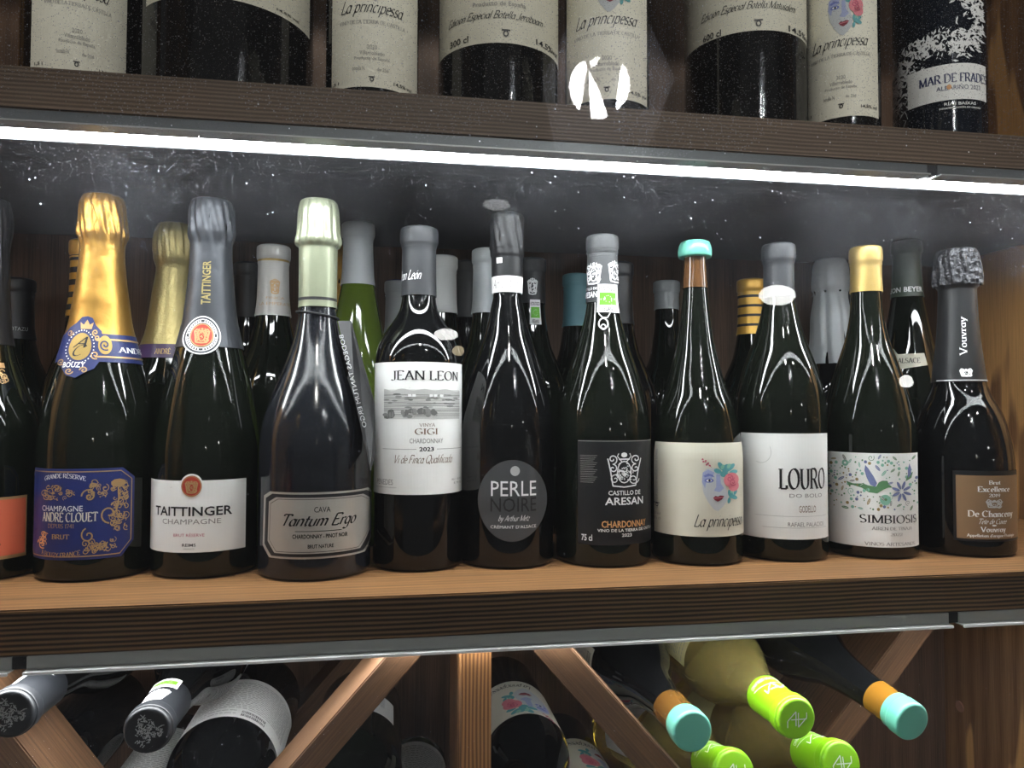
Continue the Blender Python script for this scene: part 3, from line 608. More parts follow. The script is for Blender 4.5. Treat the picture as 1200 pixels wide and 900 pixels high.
for x, y, r, a in ((80, 390, 4, 0), (111, 390, 4, 90), (114, 396, 4, 0), (78, 424, 4, 50), (112, 416, 5, 60), (88, 435, 4, 10), (102, 434, 4, 180)): P.spiral('gold_lines', GOLD_P, x, y, r, 1.3, a, 1.4, .15)
P.ell('gold_oval', GOLD_M, 123, 404, 8, 11, .15); P.spiral('gold_lines', NAVY, 123, 404, 6.5, 1.4, 60, 1.6, .18)
P.text(WHITE, 'ANDRÉ', 137, 163, 404, 412.5, 'serif', lift=.15, weight=.17); P.build()
P = Pr(b, 600, 112)
uc = P.U(78); ur = P.U(157)-.05; ul = 2*uc-ur
def mir(x): return (2*uc-P.U(x),)
P.poly('label', BLUE, [(mir(143), 549), (143, 549), (157, 561), (157, 637), (143, 655), (mir(143), 655), (mir(157), 637), (mir(157), 561)], .025)
P.line('border', GOLD_P, [(mir(141), 552.5), (141, 552.5), (153.5, 563), (153.5, 636), (141, 651), (mir(141), 651), (mir(153.5), 636), (mir(153.5), 563), (mir(141), 552.5)], 1.3)
P.text(WHITE, 'GRANDE RÉSERVE', 52, 100, 557, 563.5, 'serif', weight=.17, bend=.25); P.text(WHITE, 'CHAMPAGNE', 50, 97, 592, 598.5, 'sans')
u1 = P.U(115); P.text(PAPER_D, 'ANDRÉ CLOUET', (2*uc-u1,), 115, 597, 611, 'serif', weight=.2)
P.text(GOLD_P, 'DEPUIS 1741', 57, 87, 613, 618, 'serif', weight=.12); P.text(GOLD_P, 'BRUT', 61.5, 82, 625, 631, 'serif', weight=.2); P.text(GOLD_P, 'À BOUZY FRANCE', 50, 95, 642, 649, 'serif', weight=.16, bend=-.2)
scroll(P, GOLD_P, 113, 574, 20, 18, 18, 4, .75); scroll(P, GOLD_P, 140, 595, 16, 56, 46, 5, .7); scroll(P, GOLD_P, 115, 640, 40, 12, 24, 6, .7); scroll(P, GOLD_P, 70, 577, 36, 12, 20, 8, .7)
scroll(P, ORANGE_T, 52, 632, 6, 14, 9, 9, .8); P.spiral('ornament', GOLD_P, 104, 581, 9, 1.2, 180, 1.7); P.spiral('ornament', GOLD_P, 128, 603, 11, 1.1, 90, 1.8); P.spiral('ornament', GOLD_P, 104, 627, 9, 1.2, 250, 1.6, .055, -1)
P.ell('ornament', GOLD_P, 138, 567, 9, 5, .05, 9); P.line('ornament', GOLD_P, [(138, 572), (139, 585), (136, 600)], 2); P.build()
# 2: slate-foiled champagne
b = front(1, 'champagne_bottle', 'champagne bottle with slate grey foil and a white label with red round seal', 'bottle', GLASS_DARK, (249, 240, 236, 678), 64, 4.2,
 [(670, 64), (530, 64), (510, 62), (480, 57), (440, 48), (405, 38.5), (380, 32.5), (350, 28.5), (330, 26.5), (290, 24.2), (282, 25.2), (275, 26.5), (250, 25.5), (240, 24), (236, 20)])
zf = Pr(b, 405, 243).V(406)
b.band('foil_capsule', zf, b.H, FOIL_GREY, .06, .25, pleats(8, .035, b.H-3.4, b.H, 2), n=60, seg=120)
P = Pr(b, 393, 244); P.rect('neck_label', FOIL_GREY, (-5.5,), 379, (5.5,), 406, .085)
P.ell('medallion', WHITE, 237, 393, 21.5, 22.5, .11, 36); P.ell('medallion', FOIL_GREY, 237, 393, 20, 21, .12, 36); P.ring('medallion', WHITE, 237, 393, 17.5, 18.5, .9, .13)
for k in range(36):
    if k % 9: a = k/36*6.283; P.ell('medallion', WHITE, 237+16*math.cos(a)*1.0, 393+16.5*math.sin(a), .9, 1.3, .13, 6)
P.ring('medallion', WHITE, 237, 393, 14, 15, .9, .13); P.ell('seal', RED, 237, 393, 12.8, 13.5, .135, 32); P.ring('seal', GOLD_P, 237, 393, 12.4, 13, 1.2, .15)
crest(P, GOLD_P, 237, 393, 18, 18, .155, 14, 3, 1.1, 'seal'); P.build()
P = Pr(b, 332, 247); P.text(PALEGOLD, 'TAITTINGER', 237, 247, 306, 357, 'bold', rot=90, lift=.10, name='neck_lettering'); P.build()
P = Pr(b, 605, 241)
P.rect('label', PAPER, 176, 563, 288, 647, .02); P.ell('label', PAPER, 224, 569, 13.5, 14, .026, 30)
P.ell('seal', RED, 224, 569.5, 12, 12.4, .045, 30); P.ring('seal', GOLD_P, 224, 569.5, 11, 11.4, .9, .06); crest(P, GOLD_P, 224, 570, 15, 15, .065, 12, 5, .9, 'seal')
P.text(INK, 'TAITTINGER', 183, 272, 593.5, 604.5, 'bold'); P.text(GREY, 'CHAMPAGNE', 191, 259, 608, 614, 'sans'); P.text(ROSE2, 'BRUT RÉSERVE', 204, 240, 624, 628.5, 'sans'); P.text(INK, 'REIMS', 214, 230, 636.5, 640, 'bold'); P.text(GREY, 'FRANCE', 216, 228, 641.8, 643.6, 'sans'); P.build()
# 3: cava
b = front(2, 'cava_bottle', 'smoky satin cava bottle with pleated cream foil and silver octagonal label', 'bottle', GLASS_SATIN, (372, 371, 236, 681), 66, 4.45,
 [(672, 66), (525, 66), (510, 65), (490, 61), (460, 51), (430, 39), (400, 29), (370, 23.5), (355, 21.8), (292, 22), (288, 25), (284, 26), (275, 24.5), (250, 23.8), (240, 22), (236, 17)])
P0 = Pr(b, 352, 372); zf = P0.V(358.5)
b.band('foil_capsule', zf, b.H, FOIL_CREAM, .06, .35, lambda a, z: 1+(.10*abs(math.sin(7*a+.4))*(1.1-(z-b.H+3.9)/4.2) if z > b.H-3.9 else .012*abs(math.sin(7*a+.4)))-.03*(z > b.H-3.9), n=70, seg=160)
z1 = P0.V(351); z2 = P0.V(347.5); b.band('black_stripe', z1, z2, INK, .085)
zt = P0.V(367)
tube('cord', [(math.sin(a)*(b.f(zt)+.12)*S, -math.cos(a)*(b.f(zt)+.12)*S, (zt-.25*math.sin(a))*S) for a in [k/40*2*math.pi for k in range(40)]], .07, INK, b.root, True)
# hanging tag on the right flank
def flank(px, py, dy): v = onY(px, py, b.Y+dy); return Vector((v.x-b.X, v.y-b.Y, v.z-b.z0))
q = [flank(396, 376, -1.0), flank(411, 376, -.4), flank(438, 470, -1.2), flank(440, 530, -2.0), flank(434, 552, -3.9), flank(416, 470, -3.2)]
vs = [tuple(v) for v in q]+[tuple(v+Vector((.05, .12, 0))) for v in q]; n_ = len(q)
me = mesh(vs, [tuple(range(n_)), tuple(reversed(range(n_, 2*n_)))]+[(i, i+n_, (i+1) % n_+n_, (i+1) % n_) for i in range(n_)], False)
tg = link('hanging_tag', me, TAG, b.root)
def strip_text(t, A, Bv, h, m, parent, nm='lettering'):
    """text laid in space from A to B with letter height h"""
    vs, fs, _ = sans(t); A, Bv = Vector(A), Vector(Bv); dx = Bv-A; nrm = dx.cross(Vector((0, 1, 0))).normalized()*-1
    me = bpy.data.meshes.new(nm); me.from_pydata([tuple((A+dx*u+nrm*h*v)*S) for u, v in vs], [], fs); return link(nm, me, m, parent)
strip_text('BODEGAS TANTUM ERGO', flank(402, 392, -2.3), flank(430, 500, -3.6), .34, SILVER, tg)
P = Pr(b, 618, 371)
oc = lambda g: [(309+g, 583+g), (316+g*1.2, 577+g), (431-g, 577+g), (436.3-g*.6, 584+g), (436.3-g*.6, 636-g), (428-g, 655-g), (316+g, 655-g), (308+g, 642-g)]
P.poly('label', PLATE, oc(0), .025); P.poly('border', INK, oc(2.4), .04); P.poly('field', PLATE, oc(6.2), .055)
P.line('border', INK, [*oc(8.2), oc(8.2)[0]], .6, .065)
P.text(INK, 'CAVA', 368, 387, 594, 600.5, lift=.07); P.text(INK, 'Tantum Ergo', 332, 417, 602, 622, 'script', lift=.07, weight=.16); P.line('lettering', INK, [(346, 622.5), (370, 622.5), (400, 622.5)], .7, .07)
P.text(INK, 'CHARDONNAY - PINOT NOIR', 343, 407, 626, 631, 'bold', lift=.07); P.text(INK, 'BRUT NATURE', 361, 391, 638, 642.5, 'bold', lift=.07); P.build()
# 4: bordeaux-shaped white
b = front(3, 'wine_bottle', 'high-shouldered wine bottle with tall white label showing a vineyard engraving', 'bottle', GLASS_BLACK, (491, 489.5, 268, 670), 52, 3.72,
 [(660, 52), (430, 52), (420, 51.3), (410, 49.5), (400, 46), (390, 40.5), (380, 33), (372, 27.5), (362, 23), (345, 20.5), (290, 19.6), (288, 21.3), (275, 21.5), (268, 20)])
zf = Pr(b, 345, 491).V(345)
b.band('capsule', zf, b.H, CAP_DARK, .05, .25); bpy_b3 = b
P = Pr(b, 322, 491); P.text(WHITE, 'Jean León', 467, 494, 316, 328, 'script', name='neck_lettering', lift=.07, weight=.14); P.build()
P = Pr(b, 505, 490)
P.rect('label', PAPER, 438.4, 424, 542.5, 580, .02); P.text(INK, 'JEAN LEON', 458, 536, 434, 446, 'serif', weight=.15)
LG = [matte('engraving_tone', (g, g, g*.97), .6) for g in (.62, .48, .36, .24, .14)]
P.rect('engraving', LG[0], 450, 450, 538, 491, .035)
rn = random.Random(3)
def hills(y, amp, mt, yb, l, sd):
    r = random.Random(sd); P.poly('engraving', mt, [(450, yb)]+[(450+88*k/22, y-amp*abs(math.sin(k*.5+sd))-r.uniform(0, .8)) for k in range(23)]+[(538, yb)], l)
P.rect('engraving', PAPER, 450, 448.5, 538, 456.5, .04); hills(459, 3, LG[1], 464, .045, 2)
for k in range(12): y = 463+k*2.2; P.line('engraving', LG[2 if k % 2 else 3], [(450, y), (480, y+rn.uniform(-1, 1)), (510, y+rn.uniform(-1, 1)), (538, y+rn.uniform(-.6, .6))], rn.uniform(.5, 1.1), .05)
for k in range(34): P.ell('engraving', LG[rn.choice((2, 3, 3, 4))], rn.uniform(452, 536), rn.uniform(462, 478), rn.uniform(1.5, 5), rn.uniform(.6, 1.4), .055, 8)
for k in range(30): x = rn.uniform(451, 512); P.ell('engraving', LG[rn.choice((3, 4, 4))], x, 487-(x > 480)*3+rn.uniform(-4, 2), rn.uniform(2, 4.2), rn.uniform(2, 4), .06, 9)
for k in range(10): P.line('engraving', LG[1], [(505+k*3.3, 491), (517+k*2, 481)], .6, .062)
for x in (478, 483, 503, 508, 515): P.rect('engraving', WHITE, x, 462, x+4, 465, .062)
P.text(BROWN, 'VINYA', 491, 510, 496, 500, 'serif', weight=.12); P.text(BROWN, 'GIGI', 486, 513, 502, 509.5, 'serif', weight=.15); P.text(GREY, 'CHARDONNAY', 480, 519, 514, 519.5, 'sans')
P.text(INK, '2023', 491.5, 508.5, 524, 529, 'bold'); P.line('lettering', GREY, [(449, 526.5), (468, 526.5), (488, 526.5)], .5); P.line('lettering', GREY, [(512, 526.5), (526, 526.5), (540, 526.5)], .5)
P.text(BROWN, 'Vi de Finca Qualificada', 463, 530, 533, 544.5, 'script', weight=.11); P.text(GREY, 'PENEDÈS'.replace('È', 'E'), 443, 461, 562.5, 569, 'sans'); P.text(GREY, 'DENOMINACIÓ D ORIGEN', 442, 465, 571, 572.6, 'sans'); P.text(GREY, 'ALC 13 VOL', 529, 540, 562.5, 565, 'sans'); P.text(GREY, 'E 75 CL', 532, 540, 567, 569.5, 'sans'); P.build()
# 5: black sparkling bottle with a round label
b = front(4, 'sparkling_bottle', 'black sparkling wine bottle with a round graphite label in capitals', 'bottle', GLASS_BLACK, (593, 597, 252, 666), 56, 4.08,
 [(658, 56), (510, 56), (495, 55.3), (470, 51), (440, 43.5), (410, 34), (380, 25), (360, 20.5), (345, 17.5), (325, 18.2), (304, 18.5), (300, 19.5), (292, 19.4), (256, 19.3), (252, 17.5)])
P0 = Pr(b, 330, 594)
b.band('foil_capsule', P0.V(326), b.H, FOIL_BLACK2, .05, .15, pleats(7, .03, b.H-3.2, b.H, 1), n=60, seg=120)
b.band('collar', P0.V(342), P0.V(323), PAPER, .08)
P0.text(GREY, 'Arthur Metz', 579, 608, 326, 338, 'script', name='neck_lettering', lift=.11, weight=.12); P0.rect('white_mark', WHITE, 583, 301.5, 589, 308, .11); P0.build()
P = Pr(b, 587, 597); P.ell('label', PERLE, 600.5, 587, 40.5, 48, .025, 48); P.ell('pearl', SILVER, 603.5, 552, 5.6, 5.8, .05, 20)
P.text(WHITE, 'PERLE', 575.5, 628, 564, 581.5, 'sans'); P.text(PERLE_INK, 'NOIRE', 575, 628, 583.5, 600, 'sans'); P.text(WHITE, 'by Arthur Metz', 584, 621, 604, 613, 'script', weight=.1); P.text(WHITE, "CRÉMANT D'ALSACE", 575, 628, 615, 619.5, 'sans'); P.build()
def rim(b, m, h=1.45): b.band('rim_ring', b.H-h, b.H-.08, m, .12, .15, n=5); b.band('rim_groove', b.H-h-.35, b.H-h-.2, m, .10, n=2)
rim(bpy_b3, CAP_DARK)
# 6 and its twin behind: crested dark bottles
def crested(b, P0, yk):
    pass
b = front(5, 'wine_bottle', 'black wine bottle with black crested label and organic sticker on its ribbed grey neck', 'bottle', GLASS_DARK, (705, 708, 277, 665), 57.5, 4.15,
 [(656, 57.5), (515, 57.5), (500, 56.8), (470, 52), (440, 44), (410, 34), (380, 25), (365, 21.5), (352, 19.5), (300, 18.2), (296, 18.6), (282, 18.6), (277, 17)])
P0 = Pr(b, 330, 705)
b.band('capsule', P0.V(353), b.H, CAP_MID, .05, .2, n=90, mod=lambda a, z: 1+.010*math.sin(z*34))
rim(b, CAP_MID, 1.3)
P0.rect('collar', CAP_DARK, (-2.2,), 333, (2.2,), 352, .09); P0.text(WHITE, 'ARESAN', 686, 700, 341, 348, 'bold', lift=.11); P0.text(WHITE, 'CASTILLO DE', 687, 700, 336, 339, 'bold', lift=.11); P0.build()
P0 = Pr(b, 330, 705); crest(P0, WHITE, 696, 319, 18, 26, .085, 24, 2, 1.2, 'neck_crest'); crest(P0, WHITE, 720, 317, 14, 26, .085, 14, 4, 1.1, 'neck_crest'); P0.build()
P0 = Pr(b, 345, 705); organic(P0, 700.5, 722.5, 333, 366, .12); P0.build()
P0 = Pr(b, 375, 706); P0.line('tassel', SILVER, [(699, 360), (702, 368), (706, 372), (712, 372), (716, 366)], 1.3, .06); P0.ring('tassel', SILVER, 707, 379, 5, 6, 1.6, .06); P0.ring('tassel', SILVER, 707, 383, 2.4, 3, 1.2, .06); P0.build()
P = Pr(b, 580, 708)
P.rect('label', BLACK_L, 677, 516, (6.0,), 639, .025); P.line('border', GREY, [(677.5, 517), (700, 517), (730, 517), (763, 517)], .7, .04)
for k in range(16): P.line('border', GREY, [(680, 534+k*2.1), (690, 534+k*2.1), (700-(k % 4)*1.5, 534+k*2.1)], .45, .04)
crest(P, WHITE, 731.5, 550, 40, 42, .05, 60, 7, 1.0)
P.text(WHITE, 'CASTILLO DE', 713, 750, 575, 580.5, 'bold'); P.text(WHITE, 'ARESAN', 709, 753, 583, 592, 'bold'); P.text(ORANGE_T, 'CHARDONNAY', 705, 756, 610.5, 618.5, 'bold'); P.text(WHITE, 'VINO DE LA TIERRA DE CASTILLA', 700, 762, 620, 623.5, 'bold'); P.text(WHITE, '2023', 728.5, 740, 625.5, 629.5, 'bold'); P.text(WHITE, '75 cl', 681.5, 694, 627, 634.5, 'bold')
P.build()
# 7: cream label with painted face
def cap_art(P, m, cx, cy, k):   # the small bull-head mark
    P.line('mark', m, [(cx-5*k, cy-3*k), (cx+5*k, cy-3*k)], 1.8*k); P.ring('mark', m, cx, cy+1*k, 2.6*k, 3*k, 1.6*k, n=12)
b = front(6, 'wine_bottle', 'wine bottle with mint wax cap, clear amber neck and cream label with painted face', 'bottle', GLASS_DARK, (813, 819, 279, 664), 54, 4.0,
 [(656, 54), (535, 54), (515, 52), (480, 45), (450, 34.5), (420, 26.5), (390, 21), (360, 17), (330, 14.3), (302, 13), (298, 13.4), (279, 13)])
P0 = Pr(b, 330, 814)
zl = P0.V(336); zc = P0.V(299)
b.band('neck_glass', zl, zc, GLASS_AMBER, .015)
b.band('wax_cap', 0, 1, CAP_MINT, 0, f=None) if False else link('wax_cap', lathe([(zc-.05, 1.0), (zc-.05, 1.42), (zc+.1, 1.48), (zc+.55, 1.5), (zc+.95, 1.43), (zc+1.28, 1.30), (zc+1.42, 1.05), (zc+1.46, .3)], 64), CAP_MINT, b.root)
P = Pr(b, 575, 818); P.rect('label', PAPER_D, (-6.1,), 519, 874.5, 629, .02)
face_art(P, 841, 574, .92); P.text(INK, 'La principessa', 813, 868.5, 603, 622, 'script', weight=.12); P.text(GREY, 'CONTIENE SULFITOS PRODUCTO DE ESPAÑA', 768, 771, 528, 600, rot=90); cap_art(P, INK, 770, 595, .6); P.text(GREY, '75 cl', 767, 774, 610, 613.5); P.text(GREY, '13 vol', 767, 774, 604, 607.5); P.build()
# 8: white label, condensed capitals
b = front(7, 'wine_bottle', 'wine bottle with dark grey capsule and plain white label in tall black capitals', 'bottle', GLASS_DARK, (911, 920, 287, 659), 50.5, 4.0,
 [(650, 50.5), (500, 50.5), (480, 49.8), (460, 47.5), (440, 43), (420, 37), (400, 30), (380, 24), (360, 19.5), (345, 16.8), (309, 16.3), (306, 17.8), (292, 17.8), (287, 16)])
b.band('capsule', Pr(b, 345, 912).V(347), b.H, CAP_DARK, .05, .2); rim(b, CAP_DARK)
P = Pr(b, 570, 919); P.rect('label', PAPER, (-6.0,), 508, 970, 632, .02)
P.text(INK, 'LOURO', 912.5, 966, 548, 574, 'serif', weight=.2, thin=.03); P.text(GREY, 'DO BOLO', 925, 962.5, 578.5, 583, 'sans'); P.text(BROWN, 'GODELLO', 936, 955.5, 592.5, 600.5, 'sans'); P.line('lettering', LGREY, [(885, 605), (920, 605), (967, 605)], .4); P.text(GREY, 'RAFAEL PALACIOS', 923, 964, 612, 617, 'sans'); P.line('lettering', LGREY, [(893, 618.5), (930, 618.5), (967, 618.5)], .5)
P.ring('embossed_ring', LGREY, 892, 530, 12, 13, .5, .035, -30, 120, 20); P.build()
# 9: bird and leaves label
b = front(8, 'wine_bottle', 'wine bottle with matte gold capsule and white label of green bird and leaves', 'bottle', GLASS_DARK, (1013, 1023, 290, 656), 54.5, 4.1,
 [(648, 54.5), (515, 54.5), (500, 53.8), (480, 50), (450, 42.5), (420, 33), (390, 24), (365, 19.8), (341, 18.4), (312, 17.4), (308, 18), (295, 17.8), (290, 16)])
b.band('capsule', Pr(b, 345, 1014).V(341), b.H, GOLD_M, .05, .2); rim(b, GOLD_M)
P = Pr(b, 300, 1013); P.text(BROWN, 'SIMBIOSIS', 1008, 1030, 298.5, 302.5, 'sans', name='neck_lettering', lift=.07); P.build()
P = Pr(b, 585, 1022); P.rect('label', PAPER, (-6.4,), 531, 1076, 641, .02)
P.text(INK, 'SIMBIOSIS', 1007, 1073, 603, 613, 'serif', weight=.15); P.text(GREY, 'AIRÉN DE TINAJA', 1021, 1068, 616, 621, 'serif', weight=.14); P.text(GREY, '2022', 1043, 1057, 624, 627.5, 'serif', weight=.14); P.text(GREY, 'VINOS ARTESANOS', 1012, 1071, 635, 639, 'serif', weight=.14)
P.poly('illustration', BGREEN, [(992, 565), (1000, 567.5), (1012, 567), (1018, 569), (1027, 570), (1030, 565), (1034, 563), (1040, 563), (1042, 567), (1046, 571), (1041, 571), (1036, 573), (1028, 578), (1018, 577), (1010, 572), (1000, 569.5), (994, 570)], .045)
P.poly('illustration', BBLUE, [(1014.5, 545), (1018, 549), (1024, 558), (1028, 566), (1026, 570.5), (1020, 568), (1016, 560), (1013.5, 551)], .05)
P.poly('illustration', BBLUE, [(1066, 543), (1068, 549), (1068, 556), (1064, 560), (1064, 550)], .05); P.poly('illustration', BGREEN, [(1061, 564), (1064, 556), (1070, 553), (1068, 560)], .048)
P.ell('illustration', BMINT, 1037.5, 585.5, 6.5, 6.2, .045); P.ell('illustration', BGREEN, 1038, 585, 1.6, 1.6, .05, 10); P.ell('illustration', BMINT, 991, 543.5, 3.8, 3.8, .045); P.ell('illustration', PAPER, 991, 543.5, 1.4, 1.4, .05, 10)
for a in range(0, 360, 45): P.ell('illustration', BBLUE, 1056.5+7*math.cos(R_(a+20)), 575.5+7.5*math.sin(R_(a+20)), 5, 1.7, .045, 10, rot=a+20)
rn = random.Random(11); used = []
def free(x, y, r):
    if (x-1030)**2/1.4+(y-569)**2 < 130 or (x-1056)**2+(y-575)**2 < 130 or (abs(x-1019) < 8 and 544 < y < 566) or (x-991)**2+(y-543)**2 < 30: return False
    return all((x-u)**2+(y-v)**2 > (r+q)**2 for u, v, q in used)
for k in range(1500):
    x, y = rn.uniform(971, 1075), rn.uniform(535, 597); kd = rn.random(); r = rn.choice((1.0, 1.4, 2.0, 3.2, 4.2))
    if not free(x, y, r) or len(used) > 150: continue
    used.append((x, y, r)); m_ = rn.choice((BGREEN, BMINT, BBLUE, BOCHRE, BGREEN, BMINT, GREY))
    if r < 1.5: P.ell('illustration', m_, x, y, r*.8, r*.8, .045, 8)
    elif r < 2.5: P.ell('illustration', rn.choice((BMINT, BMINT, BOCHRE, BBLUE)), x, y, 1.9, 1.9, .045, 12)
    elif kd < .75:
        a = rn.uniform(0, 180); P.ell('illustration', m_, x, y, r, r*.36, .045, 10, rot=a); P.line('illustration', PAPER, [(x-r*.7*math.cos(R_(a)), y-r*.7*math.sin(R_(a))), (x+r*.7*math.cos(R_(a)), y+r*.7*math.sin(R_(a)))], .35, .05)
    else: P.spiral('illustration', m_, x, y, r, 1.3, rn.uniform(0, 360), .6, .045)
P.build()
# 10: fat sparkling bottle at the right end
b = front(9, 'sparkling_bottle', 'dark sparkling bottle with black crumpled foil and square bronze label, at right end of row', 'bottle', GLASS_BLACK, (1118, 1135, 294, 654), 56.5, 4.4,
 [(645, 56.5), (545, 56.5), (525, 55), (500, 50), (480, 43), (465, 35), (452, 30), (430, 27), (400, 23.5), (370, 21.3), (340, 20.3), (336, 23), (325, 22.5), (305, 21.8), (297, 20.5), (294, 17)])
b.band('foil_capsule', Pr(b, 440, 1124).V(447), b.H, FOIL_BLACK2, .05, .2, n=60)
b.band('crumpled_cap', b.H-3.45, b.H+.05, FOIL_BLACK, .13, .25, pleats(11, .06, b.H-3.6, b.H, 3), n=30, seg=120)
P = Pr(b, 395, 1121); P.text(WHITE, 'Vouvray', 1124, 1134.5, 371, 417, 'serif', rot=90, name='neck_lettering', lift=.08, weight=.14); P.build()
P = Pr(b, 437, 1123); crest(P, WHITE, 1132, 436.5, 15, 9, .08, 8, 9, .9, 'neck_crest'); P.line('neck_crest', SILVER, [((-3.5+k*.5,), 445.5) for k in range(15)], 1.2, .08); P.build()
P = Pr(b, 592, 1134); P.rect('label', BLACK_L, 1117, 551.5, (6.4,), 634, .025); P.rect('field', BRONZE_P, 1120.5, 557, (6.0,), 631, .04)
P.text(WHITE, 'Brut', 1159, 1172.5, 562.5, 567.5, 'serif', lift=.055, weight=.2); P.text(WHITE, 'Excellence', 1145.5, 1183, 569.5, 576, 'serif', lift=.055, weight=.2); P.text(WHITE, '2019', 1159, 1172, 578, 582, 'serif', lift=.055, weight=.17)
crest(P, SILVER, 1165, 589.5, 20, 9, .055, 10, 12, .8); P.text(WHITE, 'De Chanceny', 1133.5, 1186, 597.5, 607.5, 'serif', lift=.055, weight=.2); P.text(WHITE, 'Tête de Cuvée'.replace('ê', 'e').replace('é', 'e'), 1147, 1179, 607, 613.5, 'script', lift=.055, weight=.13)
P.ell('emblem', WHITE, 1164.5, 615, 2.6, 1, .055, 10); P.text(WHITE, 'Vouvray', 1148, 1178, 616.5, 624.5, 'serif', lift=.055, weight=.2); P.text(WHITE, "Appellation d'origine Protégée", 1132, 1187, 625, 630, 'serif', lift=.055, weight=.2); P.build()
# ================================================================ behind the front row
def burg(H, R, hc=5, rn_=1.42, head=1.5): return [(0, R), (H*.46, R), (H*.52, R*.96), (H*.60, R*.76), (H*.68, R*.54), (H*.76, rn_*1.2), (H-hc, rn_*1.05), (H-1.3, rn_), (H-1.2, head), (H-.3, head), (H, head*.92)]
def champ(H, R, flare=1.0): return [(0, R), (H*.44, R), (H*.50, R*.96), (H*.58, R*.78), (H*.68, R*.56), (H*.78, 1.95*flare), (H-4, 1.6*flare), (H-3.6, 1.85*flare), (H-.8, 1.75*flare), (H, 1.4*flare)]
def flute(H, R): return [(0, R), (H*.40, R), (H*.5, R*.93), (H*.62, R*.74), (H*.75, R*.53), (H-5.2, 1.55), (H-1.5, 1.42), (H-1.4, 1.55), (H-.4, 1.52), (H, 1.4)]
def back(name, label, px, ytop, Y, prof, glass, cap, capl, m_, H0=30, R=4.0, capname='capsule', **k):
    p = onY(px, ytop, Y); H = p.z-ZS; b = Bottle(name, label, 'bottle', p.x, Y, ZS+.02, prof(H-.02, R), glass, **k)
    if cap: b.band(capname, b.H-capl, b.H, cap, .05, .2, m_, n=30)
    if capname == 'capsule': rim(b, cap)
    return b
b = back('wine_bottle', 'dark capsuled bottle far back between the orange-label and gold-foil bottles', 22, 327, 86, burg, GLASS_DARK, CAP_BLACK, 6.5, None)
P = Pr(b, 385, 22); P.text(SILVER, 'OTAZU', 12, 32, 383, 387.5, name='neck_lettering', lift=.08); P.build()
b = back('champagne_bottle', 'bottle with yellow and black striped neck foil behind the gold-foil champagne', 103, 283, 78, burg, GLASS_DARK, CAP_MUSTARD, 7.5, None, R=3.6)
for k in range(5): b.band('black_stripe', b.H-2.1-k*1.2, b.H-1.55-k*1.2, INK, .075, n=3)
b = back('champagne_bottle', 'champagne bottle in pale textured gold foil with a purple neck band', 206, 264, 75, lambda H, R: champ(H, R), GLASS_DARK, PALEGOLD, 12.2, pleats(16, .035, 28, 32), R=4.2, capname='foil_capsule', seg=96)
P = Pr(b, 411, 197); P.rect('neck_label', matte('purple_print', (.06, .03, .10), .4), (-4,), 403, (4,), 419, .09); P.text(GOLD_P, 'ANDRÉ', 182, 200, 407, 415, 'serif', lift=.11, weight=.16); P.build()
back('wine_bottle', 'black-capsuled bottle just left of the pearl-grey gold-banded one', 292, 309, 84, burg, GLASS_BLACK, CAP_BLACK, 6, None, R=3.7)
b = back('wine_bottle', 'dark bottle with pearl grey capsule and gold ring, behind slate-foil and cava bottles', 321, 289, 76, burg, GLASS_DARK, CAP_WARM, 7.0, None, R=4.1)
b.band('gold_ring', b.H-1.75, b.H-.95, GOLD_M, .09, n=4)
P = Pr(b, 350, 321); crest(P, GOLD_P, 322, 335, 11, 18, .085, 12, 3, 1.0, 'neck_crest'); P.text(GOLD_P, 'FINCA', 312, 333, 347.5, 350.5, 'sans', name='neck_lettering', lift=.085); P.text(GOLD_P, 'LA EMPERATRIZ', 305, 339, 354, 357.5, 'sans', name='neck_lettering', lift=.085); P.build()
back('sparkling_bottle', 'gold-foil bottle just showing between the cream-foil and grey-capsule necks', 393, 290, 85.5, lambda H, R: champ(H, R), GLASS_DARK, GOLD, 10, pleats(14, .04, 26, 30), R=3.6, capname='foil_capsule')
back('wine_bottle', 'tall olive green flute bottle with light grey capsule, behind the cava', 420, 262, 75.5, flute, GLASS_GREEN, CAP_GREY, 6.3, None, R=3.75)
b = back('wine_bottle', 'grey-capsuled bottle with navy top behind left shoulder of the vineyard-label bottle', 467, 330, 87, burg, GLASS_DARK, CAP_GREY, 6, None, R=3.6)
b.band('navy_top', b.H-.5, b.H+.02, NAVY, .08, .1, n=3)
back('wine_bottle', 'white-capsuled bottle right behind the vineyard-label bottle', 519, 301, 80, burg, GLASS_DARK, CAP_WHITE, 6.2, None, R=3.9)
back('wine_bottle', 'mid grey capsuled dark bottle between the vineyard-label and round-label bottles', 547, 307, 88.3, burg, GLASS_BLACK, CAP_MID, 6.8, None, R=3.7)
back('wine_bottle', 'pale grey capsuled bottle close behind left of the black round-label bottle', 572, 293, 72.6, burg, GLASS_DARK, CAP_GREY, 6.4, None, R=3.8)
b = back('wine_bottle', 'second black ribbed-capsule bottle with organic sticker, behind the round-label one', 623, 304, 80, burg, GLASS_DARK, CAP_DARK, 5, None, R=4.0)
P = Pr(b, 340, 624); crest(P, WHITE, 624, 335, 11, 20, .085, 12, 8, 1.0, 'neck_crest'); P.build()
P = Pr(b, 365, 624); organic(P, 621, 633, 351, 380, .09, txt=True); P.build()
back('wine_bottle', 'dark bottle with a teal blue capsule in the back row', 675, 322, 85, burg, GLASS_DARK, CAP_TEAL, 6.2, None, R=3.9)
back('wine_bottle', 'black-capsuled bottle mostly hidden behind the crested black bottle', 724, 309, 74, burg, GLASS_BLACK, CAP_BLACK, 6.4, None, R=4.0)
